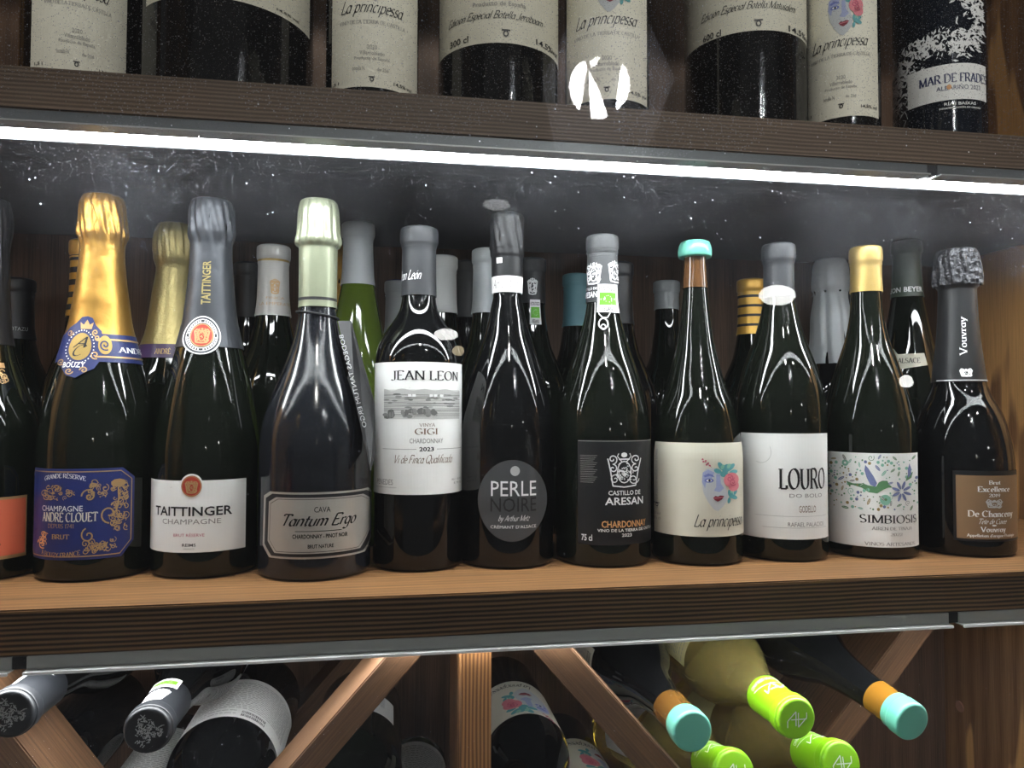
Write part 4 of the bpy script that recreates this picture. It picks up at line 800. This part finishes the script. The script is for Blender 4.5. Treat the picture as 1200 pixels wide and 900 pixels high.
back('wine_bottle', 'grey-capsuled dark bottle in the back row left of the mint-capped one', 781, 330, 86.5, burg, GLASS_DARK, CAP_GREY, 3.5, None, R=3.9)
b = back('wine_bottle', 'bottle with mustard and black patterned capsule behind the tall-capitals label bottle', 880, 328, 80, burg, GLASS_DARK, CAP_MUSTARD, 6.4, None, R=4.0)
for k in range(4): b.band('black_stripe', b.H-2.2-k*1.1, b.H-1.9-k*1.1, INK, .075, n=3)
back('sparkling_bottle', 'sparkling bottle in wide crumpled white-grey foil, behind the gold-capsule bottle', 973, 305, 81, lambda H, R: champ(H, R, 1.12), GLASS_BLACK, CAP_GREY, 12.5, pleats(7, .025, 12, 30, 2), R=4.2, capname='foil_capsule')
back('wine_bottle', 'black-foiled bottle close behind left of the gold-capsule bottle', 988, 307, 88.3, burg, GLASS_BLACK, CAP_BLACK, 7.5, None, R=3.7)
b = back('wine_bottle', 'tall slim flute bottle with dark green capsule and small cream neck ticket', 1062, 283, 76, flute, GLASS_DARK, CAP_GREEN, 6.5, None, R=3.7)
P = Pr(b, 340, 1062); P.text(WHITE, 'LEON BEYER', 1043, 1080, 336, 342, 'bold', name='neck_lettering', lift=.08); P.build()
P = Pr(b, 422, 1062); P.poly('neck_label', PAPER_D, [(1040, 408), (1046, 408), (1052, 415), (1084, 414), (1086, 428), (1052, 433), (1040, 426)], .06); P.text(INK, 'ALSACE', 1052, 1078, 419.5, 425.5, 'serif', lift=.09, weight=.15); P.ell('lettering', RED, 1042, 417, 3, 4, .09, 10); P.build()
# ================================================================ upper shelf: only the lower halves are in the picture
def up_bottle(name, label, cx, hw, Y, H, glass, group=None):
    p = onY(cx, 60, Y); Rr = hw*(Y-hw*Y/870)/870*.985
    prof = [(0, Rr), (H*.52, Rr), (H*.60, Rr*.93), (H*.70, Rr*.62), (H*.80, Rr*.42), (H-4, 1.7), (H-.3, 1.6), (H, 1.4)]
    b = Bottle(name, label, 'bottle', p.x, Y, ZT+.02, prof, glass, group, base_r=.8)
    b.band('capsule', b.H-5, b.H, CAP_BLACK, .05, .2); return b
def princip(label, cx, hw, Y, x0, x1, yb, ytxt, k=1.0, txc=None):
    """slim magnum with the cream label: script line centred on row ytxt, small print below"""
    b = up_bottle('wine_bottle', label, cx, hw, Y, 36, GLASS_BLACK); P = Pr(b, 60, cx)
    c = txc or (x0+x1)/2; u = (P.U(c),)
    def t(s, dy, w, h, style='sans', m=INK, **kk): P.text(m, s, c-w/2, c+w/2, ytxt+dy-h/2, ytxt+dy+h/2, style, **kk)
    P.rect('label', PAPER_W, (P.U(x0),), -70, (P.U(x1),), yb, .02)
    t('La principessa', 0, 74*k, 20*k, 'script', weight=.12); t('VINO DE LA TIERRA DE CASTILLA', 16*k, 78*k, 4.5*k, 'serif', GREY, weight=.14)
    t('2020', 46*k, 12*k, 5*k, m=GREY); t('Villarrobledo', 53*k, 30*k, 5*k, m=GREY); t('Producto de España', 60*k, 42*k, 5*k, m=GREY)
    t('botella Nº', 72*k, 0, 0, m=GREY) if False else P.text(GREY, 'botella N.', c-23*k, c-8*k, ytxt+69*k, ytxt+74*k); P.text(GREY, 'de 256', c+6*k, c+20*k, ytxt+70*k, ytxt+74*k)
    cap_art(P, INK, c, ytxt+84*k, .75*k); P.text(INK, '14,5% vol', c+26*k, c+47*k, ytxt+84*k, ytxt+89*k, 'bold'); P.text(INK, '1,5 l', c-48*k, c-39*k, ytxt+85*k, ytxt+89*k, 'bold')
    face_art(P, c+4*k, ytxt-36*k, 1.0*k); P.build(); return b
princip('cream-labelled magnum at far left of the upper shelf, left of the biggest bottle', 94, 62, 62.5, 36, 148, 88, -10, 1.02, 90)
b = up_bottle('large_wine_bottle', 'huge dark wine bottle second from left on the upper shelf, mostly bare glass showing', 268, 107, 64, 46, GLASS_BLACK)
P = Pr(b, 20, 268); P.rect('label', PAPER_D, (P.U(171),), -70, (P.U(363),), -1, .02); P.text(INK, '14.5% vol', 324, 350, -3-6, 3-9, 'bold'); P.build()
princip('cream-labelled magnum between the huge bare bottle and the 300 cl bottle', 437, 58, 62.5, 389, 489, 102, 10, .98, 436)
b = up_bottle('large_wine_bottle', 'large dark bottle reading 300 cl, middle one of the three largest above the light strip', 584, 80, 63.5, 42, GLASS_BLACK)
P = Pr(b, 40, 584); P.rect('label', PAPER_D, (P.U(515),), -70, (P.U(655),), 50, .02)
def big(P, c, y, l1, l2, l3, w1):
    P.text(GREY, 'Villarrobledo', c-22, c+22, y-42, y-36); P.text(GREY, 'Producto de España', c-34, c+28, y-29, y-22); P.text(INK, l1, c-62, c+48, y-18, y-6, 'script', weight=.13)
    P.text(INK, l2, c-60, c-39, y+8, y+16, 'bold'); P.text(INK, '14.5%vol', c+40, c+64, y+8, y+15, 'bold'); cap_art(P, INK, c+5, y+8, 1.0)
big(P, 588, 30, 'Edición Especial Botella Jeroboam', '300 cl', '', 0); P.build()
princip('cream-labelled magnum right of the 300 cl bottle, behind a lamp reflection', 711, 56, 62.5, 664, 758, 116, 23, .97, 711)
b = up_bottle('large_wine_bottle', 'large dark bottle reading 600 cl, widest label of the upper shelf right half', 872, 83, 65, 46, GLASS_BLACK)
P = Pr(b, 30, 872); P.rect('label', PAPER_D, (P.U(801),), -70, (P.U(950),), 37, .02); big(P, 884, 20, 'Edición Especial Botella Matusalem', '600 cl', '', 0); P.build()
princip('cream-labelled magnum right of the 600 cl bottle, painted face in view', 986, 49, 62.5, 946, 1028.5, 137, 50, .88, 985)
b = up_bottle('wine_bottle', 'blue-black bottle with white splash print and small white label, end of upper shelf', 1100, 60, 63, 34, GLASS_BLUE)
P = Pr(b, 95, 1100); rn = random.Random(21)
path = [(1038, 128), (1044, 104), (1050, 84), (1060, 66), (1074, 54), (1092, 48), (1112, 50), (1128, 56), (1142, 46), (1150, 28), (1146, 10), (1134, -6), (1118, -14)]
for k in range(900):
    t = rn.random()*(len(path)-1.001); i_ = int(t); f_ = t-i_; x = path[i_][0]*(1-f_)+path[i_+1][0]*f_; y = path[i_][1]*(1-f_)+path[i_+1][1]*f_
    wd = 11+10*math.sin(t*1.3)**2; x += rn.gauss(0, wd*.45); y += rn.gauss(0, wd*.5)
    if x > 1153 or x < 1036: continue
    a = rn.uniform(0, 6.28); r = rn.uniform(1.2, 5.4)
    P.poly('splash_print', WHITE, [(x+r*math.cos(a), y+r*math.sin(a)), (x+r*.35*math.cos(a+1.2), y+r*.35*math.sin(a+1.2)), (x-r*.8*math.cos(a+.3), y-r*.8*math.sin(a+.3)), (x+r*.3*math.cos(a-1.5), y+r*.3*math.sin(a-1.5))], .03)
for k in range(26): x = 1048+rn.uniform(-8, 14); y = 80+k*2.0; P.line('splash_print', WHITE, [(x, y), (x+rn.uniform(1, 6), y+rn.uniform(2, 8)), (x+rn.uniform(-6, 6), y+rn.uniform(6, 14))], rn.uniform(.6, 1.4), .03)
P.build()
P = Pr(b, 95, 1100); P.rect('label', PAPER, 1063.5, 77, (P.U(1155),), 119, .04); P.text(NAVY, 'MAR DE FRADES', 1077, 1155, 88, 99, 'serif', lift=.06, weight=.19); P.text(NAVY, 'ALBARIÑO 2023', 1097, 1148, 101, 107.5, 'sans', lift=.06); P.ell('lettering', ORANGE_T, 1112, 104, 3, 3, .065, 10)
P.text(WHITE, 'RÍAS BAIXAS', 1106, 1143, 121, 125.5, 'bold', lift=.05, name='lower_lettering'); P.text(WHITE, 'DENOMINACIÓN DE ORIGEN', 1100, 1148, 127, 129.5, 'bold', lift=.05, name='lower_lettering'); P.build()
# ================================================================ bottles lying in the rack, necks towards the room
def lying(name, label, cap_px, body_px, H, R, glass, capm, capl, profile=None, spin=0, group=None, neck=None, liq=0):
    """cap_px=(px,py,Y) of the mouth; body_px=(px,py,Y) another point on the axis"""
    Pc = Vector(cap_px[1:]) if cap_px[0] == 'xyz' else onY(*cap_px)
    Pb = Pc+Vector((0, 1, 0)) if body_px is None else (Vector(body_px[1:]) if body_px[0] == 'xyz' else onY(*body_px)); ax = (Pc-Pb).normalized()
    base = Pc-ax*H
    prof = (profile or burg)(H, R)
    q = ax.to_track_quat('Z', 'Y'); rot = (q.to_matrix() @ Matrix.Rotation(R_(spin), 3, 'Z')).to_euler()
    b = Bottle(name, label, 'bottle', base.x, base.y, base.z, prof, glass, group, rot)
    if capm: b.band('capsule' if capm is not CAP_MINT else 'wax_cap', b.H-capl, b.H, capm, .05 if capm is not CAP_MINT else .08, .25, n=24)
    if capm is LIME or capm is CAP_NIGHT: b.band('rim_ring', b.H-1.35, b.H-.35, capm, .13, .12, n=6)
    # which way is up on this bottle, as the local angle of world +Z
    mt = rot.to_matrix().inverted() @ Vector((0, 0, 1)); b.up = math.atan2(mt.x, -mt.y); return b
def fatb(H, R): return [(0, R), (H*.54, R), (H*.60, R*.94), (H*.68, R*.72), (H*.76, R*.5), (H*.82, 1.6), (H-1.3, 1.45), (H-1.2, 1.55), (H-.3, 1.55), (H, 1.4)]
def disc_art(b, m, kind, r=1.3):
    z = b.H+.03; vs, fs = [], []; rn = random.Random(5)
    def seg(p, q, w):
        a = math.atan2(q[1]-p[1], q[0]-p[0]); ox, oy = -math.sin(a)*w/2, math.cos(a)*w/2; k = len(vs)
        vs.extend([(p[0]+ox, p[1]+oy, z), (p[0]-ox, p[1]-oy, z), (q[0]-ox, q[1]-oy, z), (q[0]+ox, q[1]+oy, z)]); fs.append((k, k+1, k+2, k+3))
    if kind == 'crest':
        for k in range(120):
            a = rn.uniform(0, 6.28); rr = rn.uniform(.1, .85)*r*(.8+.2*math.cos(3*a)); p = (rr*math.cos(a), rr*math.sin(a)); t = rn.uniform(0, 6.28); seg(p, (p[0]+.22*math.cos(t), p[1]+.22*math.sin(t)), .05)
    else:
        for p, q in (((-.8, -.1), (-.1, .6)), ((-.1, .6), (-.1, -.5)), ((-.5, .0), (.8, .0)), ((.1, -.6), (.8, .1)), ((.1, -.6), (.1, .5)), ((-.8, -.1), (-.8, -.6)), ((.8, .1), (.8, .5))): seg(p, q, .08)
    bm = mesh(vs, fs, False); o = link('end_emblem', bm, m, b.root)
def cm(b, th=None): return Pr(b, mode='cm', theta0=(b.up if th is None else th))
def back_label(b, za, zb, half=5.0, th=0, m=PAPER, name='label', dense=True):
    P = cm(b, b.up+th); P.poly(name, m, [(-half, za), (half, za), (half, zb), (-half, zb)], .02)
    if dense:
        rn = random.Random(int(za*10)+3); z = zb-.8; r = 0
        while z > za+.6:
            if r in (0, 1):
                x = -2.4
                while x < -.2: w_ = rn.uniform(.04, .12); P.poly('lettering', INK, [(x, z-.1), (x+w_, z-.1), (x+w_, z+.35), (x, z+.35)], .035); x += w_+rn.uniform(.05, .1)
            x = -half*.8 if r > 1 else .3
            while x < half*.8:
                w_ = rn.uniform(.2, .7); P.poly('lettering', GREY, [(x, z), (x+w_, z), (x+w_, z+.09), (x, z+.09)], .035); x += w_+.12
            z -= .34 if r > 1 else .6; r += 1
    P.build()
b = lying('wine_bottle', 'lying bottle with grey crested capsule, cut by the left edge under the shelf', (10, 838, 54.3), None, 29, 3.9, GLASS_BLACK, CAP_NIGHT, 5.2); disc_art(b, SILVER, 'crest'); A1 = b
P = cm(b); organic(P, -1.1, .9, b.H-3.9, b.H-5.4, .12, rot=0); P.text(WHITE, 'ARESAN', 1.1, 3.0, b.H-4.3, b.H-4.8, 'bold', name='neck_lettering', lift=.09, rot=0); P.build()
P = cm(b); crest(P, WHITE, .9, b.H-2.8, 1.3, 1.9, .085, 20, 2, .09, 'neck_crest'); P.build()
b = lying('wine_bottle', 'lying bottle with dark crested capsule and green organic sticker on top of its neck', (172, 857, 54.3), None, 29, 3.75, GLASS_BLACK, CAP_NIGHT, 5.2); disc_art(b, SILVER, 'crest'); back_label(b, 4, 13, 6.5, math.pi)
P = cm(b); organic(P, -.85, 1.15, b.H-3.9, b.H-5.4, .12); P.build(); P = cm(b); crest(P, WHITE, .25, b.H-2.7, 1.7, 1.9, .085, 30, 2, .09, 'neck_crest'); P.build()
b = lying('wine_bottle', 'lying dark bottle with white barcode back label beside the left diagonal plank', ('xyz', -13.7, 52.5, -30.5), None, 30, 4.45, GLASS_BLACK, CAP_BLACK, 5, fatb); back_label(b, 7.3, 16, 6.2, -.25)
b = lying('wine_bottle', 'black bottle lying lowest at the left, neck under the crested capsule', ('xyz', -28.8, 58, -31.2), None, 27, 3.6, GLASS_BLACK, CAP_BLACK, 5)
b = lying('wine_bottle', 'lying bottle with white side label low between the two left necks', ('xyz', -22.2, 57, -36.6), None, 29, 3.7, GLASS_BLACK, CAP_BLACK, 5, fatb); back_label(b, 4, 15, 5, -.2)
b = lying('wine_bottle', 'olive dark bottle lying directly behind the left diagonal plank', ('xyz', -2.9, 54, -32.3), None, 28.5, 4.2, GLASS_DARK, CAP_BLACK, 5, fatb); back_label(b, 6.5, 11, 6, .5)
b = lying('wine_bottle', 'lying green-glass bottle with white back label low against the divider board', ('xyz', -.3, 62, -44), ('xyz', 3.4, 89, -41.4), 27, 3.4, mat('moss_bottle_glass', (.045, .06, .02), .12), CAP_BLACK, 5); back_label(b, 1.4, 9, 5, 0)
def face_label(b, za, zb, th=0, k=.085):
    P = cm(b, b.up+th); P.poly('label', PAPER_D, [(-6, za), (6, za), (6, zb), (-6, zb)], .02); face_art(P, -.2, (za+zb)/2+.5, k, 1)
    P.text(INK, 'La principessa', -1.2, 3.2, za+1.9, za+.6, 'script', weight=.13, rot=180 if False else 0); P.build()
b = lying('wine_bottle', 'lying bottle with cream painted-face label right beside the divider board', ('xyz', 12.6, 55, -32.3), None, 30, 4.0, GLASS_BLACK, CAP_MINT, 1.6, fatb); face_label(b, 8.2, 16.4, -.15, .1)
b = lying('wine_bottle', 'second lying cream-labelled bottle, lower and right of the one by the divider board', ('xyz', 19.1, 55, -39.0), None, 30, 3.9, GLASS_BLACK, CAP_MINT, 1.6, fatb); face_label(b, 7, 14, -.6, .1)
NECK_AMB = GLASS_AMBER
b = lying('wine_bottle', 'lying dark bottle with mint cap beside the long diagonal plank', (812, 858, 54.5), None, 30, 3.95, GLASS_BLACK, CAP_MINT, 1.7); b.band('neck_glass', b.H-4.6, b.H-1.6, mat('amber_wine_neck', (.10, .045, .009), .06), .012); back_label(b, 5, 15, 3.0, 1.9, PAPER_D, dense=True)
b = lying('wine_bottle', 'lying dark bottle with mint cap and amber neck, nearest the right side panel', (1070, 847, 54.5), ('xyz', 38.6, 84, -20.7), 30, 3.9, GLASS_BLACK, CAP_MINT, 1.9); b.band('neck_glass', b.H-3.9, b.H-1.7, mat('orange_wine_neck', (.19, .085, .010), .06), .012)
def lime(label, cap, body, **k):
    b = lying('white_wine_bottle', label, cap, body, 29.5, 3.85, WINE_CLEAR, LIME, 5.0, fatb, **k); disc_art(b, WHITE, 'lines')
    P = cm(b, b.up+.15)
    for q in (((-1.1, 1.5), (-.3, 2.5)), ((-.3, 2.5), (.0, 1.7)), ((-.7, 2.3), (.5, 2.3)), ((.0, 1.4), (.9, 2.5)), ((.9, 2.5), (.9, 1.9))): P.line('neck_lines', WHITE, [(x, b.H-5+y) for x, y in q], .09, .075)
    P.line('neck_lines', WHITE, [(-1.6+.2*i, b.H-4.0+.5*math.sin(i*.2)) for i in range(17)], .06, .075); P.text(WHITE, 'HNOS BERRANO'.replace('B', 'S', 1) if False else 'HERMANOS SERRANO', -1.5, 1.5, b.H-4.2, b.H-4.6, 'sans', name='neck_lines', lift=.075); P.build()
    return b
PY = matte('back_of_label_paper', (.62, .56, .28), .6)
b = lime('clear bottle of straw white wine, uppermost of the three with lime capsules', (934, 843, 54.3), None); back_label(b, 9, 16.3, 3.4, .75, PY)
b = lime('clear white wine bottle with lime capsule, lower right of the uppermost one', (987, 895, 53.9), ('xyz', 35.0, 69, -31.6)); back_label(b, 6, 13, 3.2, 1.1, PY, dense=False)
b = lime('clear white wine bottle with lime capsule lowest, under the mint cap', (862, 905, 54.3), ('xyz', 26.4, 69, -32.3)); back_label(b, 6, 15, 3.2, 1.0, PAPER, dense=False)
# ================================================================ lamps of the shop behind the lens; the door glass mirrors them
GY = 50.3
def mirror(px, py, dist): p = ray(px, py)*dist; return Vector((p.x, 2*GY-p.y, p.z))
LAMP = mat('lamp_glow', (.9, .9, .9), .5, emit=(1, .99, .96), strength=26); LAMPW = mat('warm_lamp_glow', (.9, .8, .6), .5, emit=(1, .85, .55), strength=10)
SHADE = bpy.data.materials.new('frosted_facet'); SHADE.use_nodes = True; nt = SHADE.node_tree
for n in list(nt.nodes): nt.nodes.remove(n)
o_ = nt.nodes.new('ShaderNodeOutputMaterial'); t_ = nt.nodes.new('ShaderNodeBsdfTransparent'); d_ = nt.nodes.new('ShaderNodeBsdfTranslucent'); d_.inputs[0].default_value = (.9, .92, 1, 1); x_ = nt.nodes.new('ShaderNodeMixShader'); x_.inputs[0].default_value = .24
nt.links.new(t_.outputs[0], x_.inputs[1]); nt.links.new(d_.outputs[0], x_.inputs[2]); nt.links.new(x_.outputs[0], o_.inputs[0])
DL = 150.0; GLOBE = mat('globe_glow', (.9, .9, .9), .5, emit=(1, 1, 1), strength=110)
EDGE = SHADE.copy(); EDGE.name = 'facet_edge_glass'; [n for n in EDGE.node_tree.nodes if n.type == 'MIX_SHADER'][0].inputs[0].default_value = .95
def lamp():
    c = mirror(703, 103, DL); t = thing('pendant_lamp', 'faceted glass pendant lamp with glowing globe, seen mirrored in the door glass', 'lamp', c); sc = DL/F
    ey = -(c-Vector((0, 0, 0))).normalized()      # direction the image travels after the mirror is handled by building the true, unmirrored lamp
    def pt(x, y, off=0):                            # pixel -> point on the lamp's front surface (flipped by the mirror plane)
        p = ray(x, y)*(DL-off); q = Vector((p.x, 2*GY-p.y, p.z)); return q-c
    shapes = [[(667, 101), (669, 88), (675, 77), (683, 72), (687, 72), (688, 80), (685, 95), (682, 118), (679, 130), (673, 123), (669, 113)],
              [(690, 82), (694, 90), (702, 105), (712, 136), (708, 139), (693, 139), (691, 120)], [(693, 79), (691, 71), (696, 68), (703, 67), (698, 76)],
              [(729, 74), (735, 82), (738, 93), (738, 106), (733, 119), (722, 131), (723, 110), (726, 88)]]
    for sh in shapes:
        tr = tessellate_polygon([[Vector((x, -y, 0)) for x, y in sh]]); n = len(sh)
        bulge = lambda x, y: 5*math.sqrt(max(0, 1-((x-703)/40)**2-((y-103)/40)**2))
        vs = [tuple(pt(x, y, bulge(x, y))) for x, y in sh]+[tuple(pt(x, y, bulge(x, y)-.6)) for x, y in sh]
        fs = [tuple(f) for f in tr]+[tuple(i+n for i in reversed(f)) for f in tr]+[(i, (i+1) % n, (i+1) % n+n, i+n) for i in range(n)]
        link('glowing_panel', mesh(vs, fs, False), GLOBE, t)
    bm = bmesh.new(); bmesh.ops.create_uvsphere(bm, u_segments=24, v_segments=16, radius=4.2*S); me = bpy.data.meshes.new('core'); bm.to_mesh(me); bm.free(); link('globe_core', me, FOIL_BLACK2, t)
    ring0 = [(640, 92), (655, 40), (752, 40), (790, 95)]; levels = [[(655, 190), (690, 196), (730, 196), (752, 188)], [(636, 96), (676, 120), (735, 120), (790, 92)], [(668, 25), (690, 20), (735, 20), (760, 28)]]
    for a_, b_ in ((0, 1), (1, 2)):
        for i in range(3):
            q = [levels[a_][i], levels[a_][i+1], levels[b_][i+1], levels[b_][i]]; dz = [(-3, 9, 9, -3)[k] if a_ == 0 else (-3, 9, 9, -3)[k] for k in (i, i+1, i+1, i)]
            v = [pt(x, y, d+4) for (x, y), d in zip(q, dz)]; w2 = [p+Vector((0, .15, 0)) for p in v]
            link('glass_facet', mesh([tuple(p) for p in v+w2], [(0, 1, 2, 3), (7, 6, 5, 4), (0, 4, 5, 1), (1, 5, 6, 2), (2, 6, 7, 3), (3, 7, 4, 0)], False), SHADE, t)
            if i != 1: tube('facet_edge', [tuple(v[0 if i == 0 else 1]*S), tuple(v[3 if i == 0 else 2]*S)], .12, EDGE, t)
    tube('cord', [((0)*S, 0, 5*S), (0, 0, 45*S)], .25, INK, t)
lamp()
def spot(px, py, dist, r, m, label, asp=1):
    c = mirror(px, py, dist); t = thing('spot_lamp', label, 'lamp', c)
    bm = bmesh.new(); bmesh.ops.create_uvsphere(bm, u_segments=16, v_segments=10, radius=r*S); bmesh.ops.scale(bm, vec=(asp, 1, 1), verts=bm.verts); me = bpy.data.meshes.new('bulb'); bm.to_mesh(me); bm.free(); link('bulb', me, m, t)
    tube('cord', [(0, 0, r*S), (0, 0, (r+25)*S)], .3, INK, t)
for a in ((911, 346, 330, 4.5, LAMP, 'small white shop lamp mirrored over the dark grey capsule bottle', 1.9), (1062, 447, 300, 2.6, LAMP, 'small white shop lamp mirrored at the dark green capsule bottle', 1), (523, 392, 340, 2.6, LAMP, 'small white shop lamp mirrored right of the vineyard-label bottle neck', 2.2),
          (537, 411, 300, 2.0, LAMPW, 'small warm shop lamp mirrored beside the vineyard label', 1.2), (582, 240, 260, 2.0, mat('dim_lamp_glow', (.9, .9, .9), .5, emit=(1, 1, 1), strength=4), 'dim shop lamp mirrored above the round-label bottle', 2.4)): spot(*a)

# ---------------------------------------------------------------- groups of look-alikes
for o in bpy.data.objects:
    if o.parent is None and o.get('category') == 'bottle':
        z = o.location.z/S-ZC
        if abs(z-ZS) < .5: o['group'] = 'bottles in the front row of the lit shelf' if o.location.y/S < D+12.5 else 'bottles standing behind the front row'
        elif abs(z-ZT) < .5: o['group'] = 'bottles on the upper shelf'
        else: o['group'] = 'white wine bottles lying in the rack' if o.name.startswith('white') else 'dark bottles lying in the rack'
    elif o.name.startswith('spot_lamp'): o['group'] = 'small shop lamps mirrored in the door'
    elif o.name.startswith('shelf_board'): o['group'] = 'shelf boards'
    elif o.name.startswith('led_light_strip'): o['group'] = 'light strips under the shelves'
